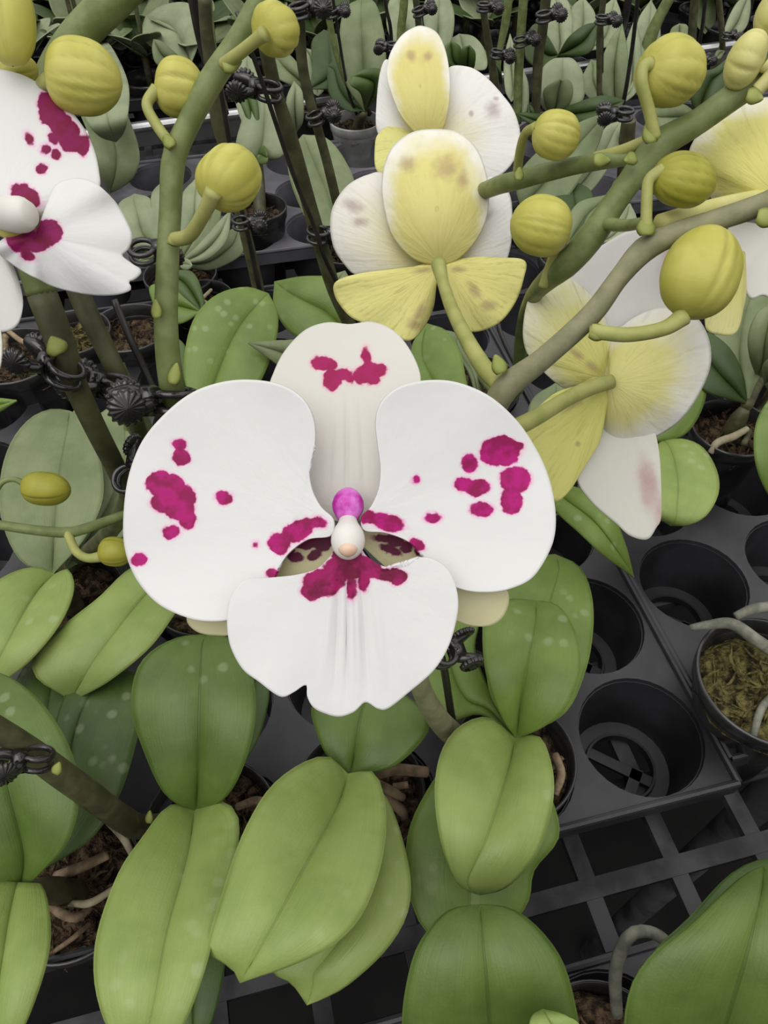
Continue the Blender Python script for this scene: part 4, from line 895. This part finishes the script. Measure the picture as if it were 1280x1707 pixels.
# ---- background rows
P12 = bgplant((170, 62, .05), 'orchid with a pale hanging leaf behind the large bud at the upper left', (150, 95), 46, [
    ((193, 236), [(128, 120), (142, 195), (165, 226)], [(190, 85), (214, 140), (213, 195), (205, 222)], 'H', (0, -.35, -.35)),
    ((183, 322), [(130, 160), (150, 230), (165, 285)], [(205, 170), (232, 250), (225, 292), (203, 312)], 'G', (0, -.28, -.28)),
    ((222, 57), [(190, 60), (208, 53)], [(195, 82), (215, 78)], 'H'),
    ((186, 18), [(160, 45), (172, 22)], [(186, 60), (196, 35)], 'G'),
    ((205, 28), [(178, 45), (190, 30)], [(190, 62), (203, 45)], 'H')], potlabel='dark pot behind the large bud, upper left', seed=61)
P13 = bgplant((318, 108, .05), 'orchid with two broad leaves beside the shiny dark stake, upper left', (325, 118), 46, [
    ((243, 28), [(280, 95), (243, 70), (238, 45)], [(330, 70), (320, 10), (275, 8)], 'H', (0, .0, .02)),
    ((256, 66), [(290, 115), (262, 108), (254, 85)], [(300, 95), (270, 70)], 'G', (0, -.02, -.03))], potlabel='dark pot beside the shiny dark stake, upper left', seed=62)
bgstem(P13, [(375, 190, 16), (362, 150, 20), (352, 90, 22), (345, 30, 22), (342, -20, 20)], STEM)
P14 = bgplant((432, 268, .05), 'orchid with a large pale leaf behind the yellow bud left of centre', (430, 345), 46, [
    ((440, 152), [(395, 250), (402, 205), (418, 165)], [(468, 262), (482, 235), (470, 180)], 'H'),
    ((412, 92), [(395, 180), (392, 120)], [(432, 180), (434, 120)], 'H', (0, .02, .03)),
    ((404, 120), [(412, 200), (398, 160)], [(432, 200), (424, 150)], 'D', (0, -.02, -.02)),
    ((446, 262), [(430, 248), (442, 244)], [(430, 272), (445, 272)], 'D', (0, -.04, -.05), (420, 250, .05))], potlabel='smoky pot of bark behind the yellow bud left of centre', seed=63, potmat=POT, h=.03)
P14b = bgplant((575, 400, .05), 'orchid with a tall grey green leaf behind the stake left of the middle flower', (577, 412), 50, [
    ((505, 225), [(530, 395), (490, 320), (480, 260)], [(598, 380), (590, 300), (550, 235)], 'G', (0, .02, .03))], potlabel='dark pot left of the middle flower, behind the stake', seed=64)
bgstem(P14b, [(578, 405, 14), (562, 340, 16), (545, 270, 16), (527, 205, 16), (512, 150, 17), (503, 100, 18), (500, 40, 18), (498, -20, 18)], STEMB, -.02)
P15 = bgplant((515, 150, .05), 'orchid with drooping grey green leaves either side of the middle dark stems', (520, 168), 46, [
    ((530, 160), [(505, 120), (515, 150)], [(530, 90), (542, 120), (540, 150)], 'H', (0, -.02, -.03), (508, 80, .05)),
    ((456, 96), [(480, 140), (458, 125)], [(505, 120), (480, 90)], 'G'),
    ((490, 136), [(480, 200), (478, 165)], [(505, 200), (504, 155)], 'H', (0, -.03, -.03), (494, 220, .05)),
    ((545, 70), [(512, 30), (528, 62)], [(538, 12), (549, 45)], 'H', (0, 0, 0), (522, 4, .05)),
    ((540, 50), [(520, 120), (520, 70)], [(580, 140), (575, 70)], 'U', (0, .03, .06))], potlabel='dark pot under the drooping leaves, top centre-left', seed=65)
P16 = bgplant((608, 185, .05), 'orchid in the clear grey pot with a broad upright leaf left of the top flower', (592, 200), 42, [
    ((602, -2), [(582, 150), (570, 115), (566, 60), (575, 15)], [(635, 150), (643, 110), (640, 55), (625, 5)], 'G'),
    ((586, 128), [(600, 155), (584, 142)], [(640, 150), (648, 122), (615, 114)], 'D', (0, -.05, -.06)),
    ((545, 110), [(580, 185), (550, 160)], [(585, 150), (570, 100)], 'U', (0, .04, .06))], potmat=POTL, potlabel='clear grey pot catching the light, left of the top flower', seed=66)
bgstem(P16, [(590, 165, 10), (575, 130, 11), (560, 85, 11), (550, 40, 11), (542, -20, 11)], STEM, .03)
P17 = bgplant((700, 100, .05), 'orchid with two pale oval leaves right behind the top flower', None, None, [
    ((660, -10), [(665, 90), (645, 45), (648, 5)], [(705, 70), (700, 20), (680, -5)], 'H'),
    ((735, -15), [(710, 70), (705, 20), (715, -10)], [(745, 80), (757, 40), (752, 5)], 'H')], seed=67)
P18 = bgplant((780, 115, .05), 'orchid with a small dark heart-shaped leaf pair right of the top flower', (835, 62), 38, [
    ((765, 57), [(745, 105), (740, 75)], [(810, 115), (808, 85), (790, 62)], 'H', (0, .02, .03)),
    ((752, 68), [(745, 110), (738, 85)], [(768, 110), (768, 80)], 'D', (0, -.02, -.03)),
    ((783, 76), [(768, 110), (770, 82)], [(790, 112), (792, 88)], 'D', (0, -.025, -.035))], potlabel='dark pot of red-brown bark at the top, behind the heart-shaped leaf', seed=68)
P19 = bgplant((930, 92, .05), 'orchid with pale leaves above a dark arching strap leaf, top right of centre', (945, 105), 38, [
    ((922, -20), [(912, 60), (908, 10)], [(952, 70), (950, 10)], 'H', (0, .0, .02)),
    ((972, -5), [(950, 50), (952, 15)], [(985, 60), (992, 25)], 'H', (0, .01, .02)),
    ((998, 38), [(948, 62), (975, 42)], [(965, 94), (988, 82)], 'U', (0, -.03, -.03)),
    ((875, 62), [(910, 118), (878, 100)], [(912, 60), (892, 40)], 'U', (0, -.02, -.03)),
    ((1025, -5), [(985, 70), (1000, 20)], [(1020, 75), (1035, 30)], 'H', (0, .03, .04))], potlabel='dark pot below the arching strap leaf, top right of centre', seed=69)
P20 = bgplant((922, 190, .05), 'orchid with a folded pale leaf standing over a long dark strap leaf, upper right', (925, 205), 44, [
    ((936, 98), [(905, 180), (898, 150), (904, 115), (922, 99)], [(948, 184), (972, 165), (972, 125), (955, 99)], 'H'),
    ((932, 132), [(912, 180), (906, 150)], [(945, 178), (955, 155), (950, 135)], 'G', (0, -.03, -.04)),
    ((1040, 168), [(945, 178), (995, 161), (1022, 162)], [(950, 205), (1000, 205), (1030, 185)], 'U', (0, -.04, -.04)),
    ((860, 190), [(895, 190), (875, 188)], [(905, 215), (880, 205)], 'U', (0, -.04, -.04)),
    ((850, 57), [(842, 150), (840, 100)], [(868, 150), (860, 90)], 'H', (0, .02, .03), (852, 170, .05)),
    ((870, 113), [(858, 180), (860, 140)], [(880, 180), (880, 140)], 'H', (0, .0, .0), (868, 195, .05))], potlabel='dark pot under the folded pale leaf, upper right', seed=70)
P21 = bgplant((1028, 178, .05), 'orchid with narrow upright pointed leaves left of the big round bud, upper right', None, None, [
    ((1037, 40), [(1005, 160), (1000, 115), (1015, 70)], [(1045, 150), (1046, 90)], 'G'),
    ((1058, 30), [(1040, 150), (1042, 80)], [(1062, 150), (1068, 80)], 'H', (0, .02, .03)),
    ((1085, 0), [(1060, 120), (1062, 40)], [(1090, 120), (1100, 40)], 'H', (0, .03, .05)),
    ((985, 100), [(990, 170), (968, 140)], [(1015, 165), (1005, 110)], 'G', (0, .03, .04))], seed=71)
P22 = bgplant((870, 350, .05), 'orchid with a wide grey green leaf crossing behind the small bud right of the flowers', (880, 362), 54, [
    ((1011, 192), [(860, 315), (868, 285), (900, 250), (950, 213), (990, 195)], [(915, 350), (945, 330), (975, 285), (998, 240)], 'G', (0, -.02, .0)),
    ((1035, 202), [(930, 320), (985, 250), (1010, 212)], [(970, 330), (1025, 260), (1035, 225)], 'H', (0, .02, .04))], potlabel='dark pot behind the striped bud beside the middle flower', seed=72)
P23 = bgplant((945, 410, .05), 'orchid with a rounded grey green leaf behind the thick stem, right of the striped bud', (955, 425), 56, [
    ((1012, 325), [(945, 370), (965, 338)], [(985, 390), (1012, 350)], 'G', (0, .02, .03)),
    ((948, 300), [(940, 370), (925, 330)], [(985, 370), (985, 320)], 'U', (0, .03, .06)),
    ((1050, 340), [(1000, 400), (1030, 350)], [(1030, 400), (1060, 370)], 'H', (0, .0, .0)),
    ((985, 430), [(950, 430)], [(960, 450), (985, 445)], 'G', (0, -.02, -.03))], potlabel='dark pot behind the thick arching stem at the right', seed=73)
P24 = bgplant((1165, 195, .05), 'orchid with a very dark broad leaf below the cluster of buds at the upper right', (1150, 190), 44, [
    ((1212, 98), [(1150, 160), (1160, 122), (1188, 116)], [(1195, 170), (1218, 130)], 'U', (0, -.02, -.02)),
    ((1085, 195), [(1140, 175), (1100, 172)], [(1140, 215), (1100, 220)], 'G', (0, -.02, -.03)),
    ((1230, 190), [(1190, 150), (1215, 150)], [(1200, 210), (1225, 205)], 'H', (0, .02, .03))], potlabel='dark pot of bark behind the arching stem, upper right', seed=74)
P25 = bgplant((1205, 70, .05), 'orchid with a hanging leaf by the metal rail at the upper right', None, None, [
    ((1175, 57), [(1155, 0), (1160, 40)], [(1190, 0), (1192, 35)], 'G', (0, -.02, -.03), (1170, -30, .05)),
    ((1250, -10), [(1210, 40), (1228, 5)], [(1240, 50), (1250, 20)], 'H', (0, 0, 0)),
    ((1132, 40), [(1115, 78), (1118, 50)], [(1148, 78), (1146, 45)], 'G', (0, 0, 0), (1132, 90, .05))], seed=75)
# extra slender stems of the rows behind
def row_stem(x0, y0, h, pts, label, mat=STEMB, lv=()):
    t = plant((x0, y0, h), label, None, stub=False)
    bgstem(t, pts, mat)
    for L in lv: LF(t, (x0, y0, h), L[0], L[1], L[2], mat=L[3], ks=(0, -.02, -.02), wave=.0004)
    return t
row_stem(663, 175, .05, [(665, 175, 14), (668, 60, 14), (672, 20, 14), (675, -20, 14)], 'orchid spike rising behind the top flower, just left of its long sepal', STEM, [((640, 120), [(640, 160)], [(655, 130)], 'G')])
row_stem(705, 150, .05, [(703, 150, 10), (698, 45, 11), (692, -10, 11)], 'orchid spike directly above the top flower', STEMB, [((715, 110), [(700, 130)], [(720, 125)], 'G')])
row_stem(828, 190, .05, [(828, 190, 16), (822, 120, 14), (812, 60, 12), (800, -20, 11)], 'darkest orchid spike right of the top flower, with two clips', STEMB, [((800, 150), [(810, 180)], [(815, 160)], 'U')])
row_stem(836, 140, .05, [(828, 150, 10), (832, 90, 10), (842, 40, 14), (850, -20, 14)], 'green orchid spike leaning right, beside the darkest spike', STEM, [((822, 100), [(826, 120)], [(834, 115)], 'U')])
row_stem(860, 205, .05, [(862, 205, 14), (864, 130, 15), (868, 60, 15), (874, -20, 15)], 'orchid spike held by a ringed clip, right of the white petal', STEM, [((845, 215), [(850, 200)], [(852, 215)], 'U')])
row_stem(896, 205, .05, [(892, 205, 14), (897, 100, 17), (903, 60, 17), (912, -20, 17)], 'thick dark orchid spike left of the folded pale leaf', STEMB, [((880, 175), [(880, 195)], [(888, 180)], 'U')])
row_stem(998, 185, .05, [(999, 185, 8), (999, 100, 10), (1000, 50, 11), (1008, -20, 10)], 'slim orchid spike with a small round node, right of the folded pale leaf', STEMB, [((985, 190), [(990, 180)], [(993, 195)], 'U')])
row_stem(1042, 290, .05, [(1040, 300, 24), (1044, 240, 26), (1048, 200, 24)], 'short thick orchid stem clipped to its stake behind the arching spikes', STEMB, [((1020, 330), [(1022, 305)], [(1036, 320)], 'G')])
row_stem(1080, 130, .05, [(1072, 130, 20), (1082, 70, 22), (1098, 30, 18), (1125, -20, 18)], 'green orchid stem leaning right above the big round bud', STEM, [((1060, 145), [(1062, 130)], [(1066, 145)], 'G')])
row_stem(1150, 120, .05, [(1150, 125, 14), (1154, 50, 14), (1160, -20, 14)], 'straight dark orchid stem right of the big round bud', STEMB, [((1135, 130), [(1140, 118)], [(1142, 132)], 'G')])
row_stem(1208, 85, .05, [(1205, 90, 9), (1202, 40, 10), (1196, -20, 10)], 'thin dark orchid stem beside the metal rail, upper right', STEMB, [((1190, 98), [(1195, 85)], [(1200, 98)], 'G')])

# ---- far rows: one plant built, then copied
def far_plant(seed):
    rnd = random.Random(seed)
    t = thing('orchid_plant', (0, 0, 0), 'leafy orchid without flowers standing in the far rows beyond the metal rail', 'orchid', 'leafy orchids packed in the far rows')
    mb = MB(); mb.tube([(0, 0, -.02), (0, 0, .03)], [.006, .005], 8); mb.build('plant_base', STEMB, t)
    a0 = rnd.uniform(0, 6)
    for k in range(6):
        a = a0+k*PI/3*1.0+rnd.uniform(-.3, .3); L = rnd.uniform(.07, .1); w = rnd.uniform(.021, .03); el = rnd.uniform(.5, 1.25)
        dv = Vector((math.cos(a), math.sin(a), 0)); sd = Vector((-dv.y, dv.x, 0)); vs = []; uvs = []; n = 16
        for i in range(n):
            s = i/(n-1); e = el*(1-.55*s); hw = w*math.sin(PI*min(.999, .03+s*.97)**.9)**.7
            p = dv*(L*s*math.cos(el*.8))+Vector((0, 0, .03+L*math.sin(el)*s*(1-.3*s)))
            for t_ in TS: vs.append(p+sd*(hw*t_)+Vector((0, 0, abs(t_)*hw*.12))); uvs.append(((t_+1)/2, s))
        fs = [(i*15+j, i*15+j+1, (i+1)*15+j+1, (i+1)*15+j) for i in range(n-1) for j in range(14)]
        link('leaf', vs, fs, LM[rnd.choice('GGUHU')], t, uvs=uvs, solid=.0014)
    mb = MB(); top = Vector((rnd.uniform(-.03, .03), rnd.uniform(-.03, .03), .42))
    mb.tube([(0, 0, .02), top*.5+Vector((.006, 0, 0)), top], [.0032, .003, .0026], 8, n=12); mb.build('flower_stem', STEMB, t)
    return t
def copy_tree(src):
    r = src.copy(); C.objects.link(r)
    for ch in [c for c in bpy.data.objects if c.parent == src]:
        q = ch.copy(); C.objects.link(q); q.parent = r
    return r
protos = [far_plant(s) for s in (1, 2, 3, 4)]
potproto = thing('plant_pot', (0, 0, 0), 'dark pot standing in the far rows beyond the metal rail', 'pot', 'dark pots packed in the far rows')
m = MB(); m.lathe(Vector((0, 0, 0)), [(.027, -.075), (.036, -.005), (.0385, -.003), (.0385, .002), (.0355, 0), (.033, -.02), (.026, -.07), (.001, -.07)], 32); m.build('pot_wall', POT, potproto)
used = [0]*4; first_pot = True
rnd = random.Random(5)
for j in range(13, 21):
    for i in range(-11, 13):
        p = cell(i, j, .02)
        q = p-CAM; d = q.dot(FW); x = CX+F*q.dot(RT)/d; y = CY-F*q.dot(UP)/d
        if not (-60 < x < 1340 and y > -75): continue
        if rnd.random() < .3: continue
        k = rnd.randrange(4)
        t = protos[k] if not used[k] else copy_tree(protos[k]); used[k] = 1
        t.location = p+Vector((0, 0, .012)); t.rotation_euler.z = rnd.uniform(0, 6.28)
        pt = potproto if first_pot else copy_tree(potproto); first_pot = False
        pt.location = p+Vector((0, 0, .014))

# ================================================================== STAKES
def vst(x0, y0, pts, w, label, Y=None, dd=-.01):
    Y = Y or Pz(x0, y0, .03).y
    stake([(x0, y0, Dy(x0, y0, Y))]+[(x, y, Dy(x, y, Y)+dd) for x, y in pts], w, label)
vst(610, 560, [(545, 440), (525, 380), (492, 300), (448, 170), (420, 88), (395, 20)], 8, 'dark stake along the green stem right of the yellow bud, ringed by two clips', Y=P9b['_Y']-.03, dd=-.04)
vst(592, 400, [(560, 350), (540, 250), (528, 190), (506, 100)], 6, 'slim dark stake left of the middle flower, below the open ring clip', dd=-.03)
vst(455, 560, [(432, 480), (415, 400), (398, 330), (376, 200), (362, 120)], 8, 'dark stake beside the brown stem behind the yellow bud', Y=P9c['_Y'], dd=0)
vst(372, 190, [(352, 120), (335, 60), (320, -15)], 20, 'thick shiny dark stake between the upper left leaves')
vst(598, 200, [(580, 150), (566, 70), (553, -15)], 5, 'thin dark stake standing in the clear grey pot')
vst(616, 190, [(600, 165), (590, 150)], 10, 'short dark stake end leaning into the clear grey pot')
vst(655, 170, [(652, 60), (645, 20), (638, -15)], 6, 'thin black stake left of the top flower')
vst(1030, 215, [(1043, 150), (1055, 70), (1064, -15)], 7, 'straight black stake left of the big round bud, upper right')
vst(1036, 60, [(1042, 30), (1050, -15)], 13, 'short glossy brown-black stake beside the straight black stake')
vst(1158, 112, [(1168, 60), (1178, -15)], 6, 'thin black stake crossing the dark stem, right of the big round bud')
vst(1240, 60, [(1247, 30), (1256, -15)], 8, 'black stake leaning by the cluster of buds at the upper right')
vst(1003, 195, [(1004, 100), (1004, 50)], 4, 'thin bright-edged stake touching the slim spike, top right')
vst(945, 20, [(935, 0), (930, -15)], 6, 'dark stake end at the top, left of the round black clip') if 0 else None
stake([(290, 740, .30), (262, 665, .29), (238, 610, .285), (215, 560, .28), (190, 500, .277)], 13, 'brown stake between the dark spike and the left green stem')
stake([(330, 760, .30), (300, 690, .262), (272, 642, .25)], 12, 'dark stake end at the base clip of the left green stem')
stake([(758, 1225, .40), (752, 1190, .39), (742, 1125, .365), (736, 1095, .355)], 13, 'dark stake standing in the tray right of the big flower lip')
stake([(875, 640, .40), (838, 565, .40), (828, 530, .40)], 8, 'dark stake between the middle flower and the arching stem')
stake([(930, 700, .9), (1, 1, .9)], 1, 'x') if 0 else None

# ================================================================== CLIPS
def cl(x, y, d, label, s=1, rz=0, rx=0, ry=0): clip(P(x, y, d), label, rz, rx, ry, s)
cl(108, 622, .25, 'black clip with a fanned grip on the dark stem nearest the left edge', 1.5, 2.9, .3, -.5)
cl(198, 648, .275, 'black clip gripping the dark spike left of the big flower, middle of the three', 1.7, 3.2, .4, -.4)
cl(290, 668, .235, 'black clip with a flower-shaped dial just above the big left petal', 1.7, 3.5, .5, -.3)
cl(214, 800, .285, 'dark wire clip at the left margin of the big left petal', 1.4, 1, .2, -.5)
cl(62, 1265, .29, 'shiny wire-ring clip on the dark stem at the lower left', 1.5, 3.6, .5, -.6)
cl(738, 1090, .352, 'dark toothed clip right of the big lip, on the short stake', 1.7, .4, .3, .3)
cl(448, 152, Dy(448, 152, P9b['_Y'])-.06, 'black butterfly clip on the dark stem below the small top bud', 1.8, 3.1, 0, -.2)
cl(530, 392, Dy(530, 392, P9b['_Y'])-.06, 'glossy black clip on the dark stem left of the middle flower', 1.8, .2, 0, .1)
cl(402, 372, Dy(402, 372, P9c['_Y'])-.01, 'dark clip just under the bright yellow bud', 1.7, .2, 0, 0)
cl(526, 197, Dy(526, 197, P14b['_Y'])-.03, 'open ring clip on the thin dark stem left of the clear grey pot', 1.8, .2, 0, -.3)
cl(500, 18, Dy(500, 18, P14b['_Y'])-.03, 'ribbed dark clip at the top edge on the stem right of the small bud', 2.0, .2, 0, -.2)
cl(553, 22, Dy(553, 22, P16['_Y'])+.01, 'maroon-black clip at the top, left of the broad upright leaf', 1.8, .2, 0, -.2)
cl(655, 78, Dy(655, 78, Pz(663, 175, .05).y)-.02, 'black clip left of the long sepal of the top flower', 1.8, 3.1, 0, 0)
cl(698, 20, Dy(698, 20, Pz(705, 150, .05).y)-.02, 'round ring clip above the top flower', 1.8, .2, 0, -.3)
cl(806, 12, Dy(806, 12, Pz(828, 190, .05).y)-.02, 'glinting coil clip on the darkest spike at the top edge', 1.8, .2, 0, 0)
cl(828, 90, Dy(828, 90, Pz(828, 190, .05).y)-.02, 'lower clip of the darkest spike, right of the heart-shaped leaf', 1.8, 0, 0, .1)
cl(867, 70, Dy(867, 70, Pz(860, 205, .05).y)-.02, 'silver-edged ring clip on the spike left of the dark strap leaf', 1.8, .3, 0, -.2)
cl(906, 28, Dy(906, 28, Pz(896, 205, .05).y)-.02, 'stacked wire clip on the thick dark spike at the top', 2.0, .2, 0, -.2)
cl(1003, 33, Dy(1003, 33, Pz(998, 185, .05).y)-.02, 'round black clip with white glints above the narrow pointed leaf', 1.8, .2, 0, 0)
cl(1040, 190, Dy(1040, 190, Pz(1042, 290, .05).y)-.03, 'wide black clip with a ridged dial beside the big round bud stalk', 2.2, 3.1, 0, 0)
cl(1168, 100, Dy(1168, 100, Pz(1150, 120, .05).y)-.02, 'small black clip by the metal rail, right of the big round bud', 1.7, .3, 0, 0)
cl(1212, 60, Dy(1212, 60, Pz(1208, 85, .05).y)-.02, 'small black clip next to the cluster of buds, upper right', 1.7, .3, 0, 0)
cl(238, 420, .42, 'dark round clip peeping out beside the cropped left flower', 1.9, .3, .2, 0)
cl(1010, 330, .4, 'clip half hidden behind the thick stem', 1, 0, 0, 0) if 0 else None

# ================================================================== LIGHT, CAMERA
w = bpy.data.worlds.new('greenhouse_sky'); bpy.context.scene.world = w; w.use_nodes = True
nt = w.node_tree; nt.nodes.clear()
ow = nt.nodes.new('ShaderNodeOutputWorld'); bg = nt.nodes.new('ShaderNodeBackground')
tc = nt.nodes.new('ShaderNodeTexCoord'); sx = nt.nodes.new('ShaderNodeSeparateXYZ'); nt.links.new(tc.outputs['Generated'], sx.inputs[0])
mr = nt.nodes.new('ShaderNodeMapRange'); nt.links.new(sx.outputs[2], mr.inputs[0]); mr.inputs[1].default_value = -.05; mr.inputs[2].default_value = .75
mr.inputs[3].default_value = .02; mr.inputs[4].default_value = 1.25
bg.inputs[0].default_value = (1, .995, .98, 1); nt.links.new(mr.outputs[0], bg.inputs[1]); nt.links.new(bg.outputs[0], ow.inputs[0])
sl = bpy.data.lights.new('sun', 'SUN'); sl.energy = 1.0; sl.angle = math.radians(50); sl.color = (1, .99, .96)
so = bpy.data.objects.new('sun', sl); C.objects.link(so); so.rotation_euler = (math.radians(22), math.radians(-14), 0)
cam = bpy.data.cameras.new('camera'); co = bpy.data.objects.new('camera', cam); C.objects.link(co)
co.location = CAM; co.rotation_euler = (math.radians(90)-PITCH, 0, 0)
cam.sensor_fit = 'HORIZONTAL'; cam.sensor_width = 36; cam.lens = 36*F/1280; cam.clip_start = .01; cam.clip_end = 50
sc = bpy.context.scene; sc.camera = co
sc.view_settings.view_transform = 'Standard'; sc.view_settings.look = 'None'; sc.view_settings.gamma = 1; sc.view_settings.use_curve_mapping = False
sc.view_settings.exposure = 0.0
for o in bpy.data.objects:
    for k in ('_o', '_Y', '_d'):
        if k in o: del o[k]
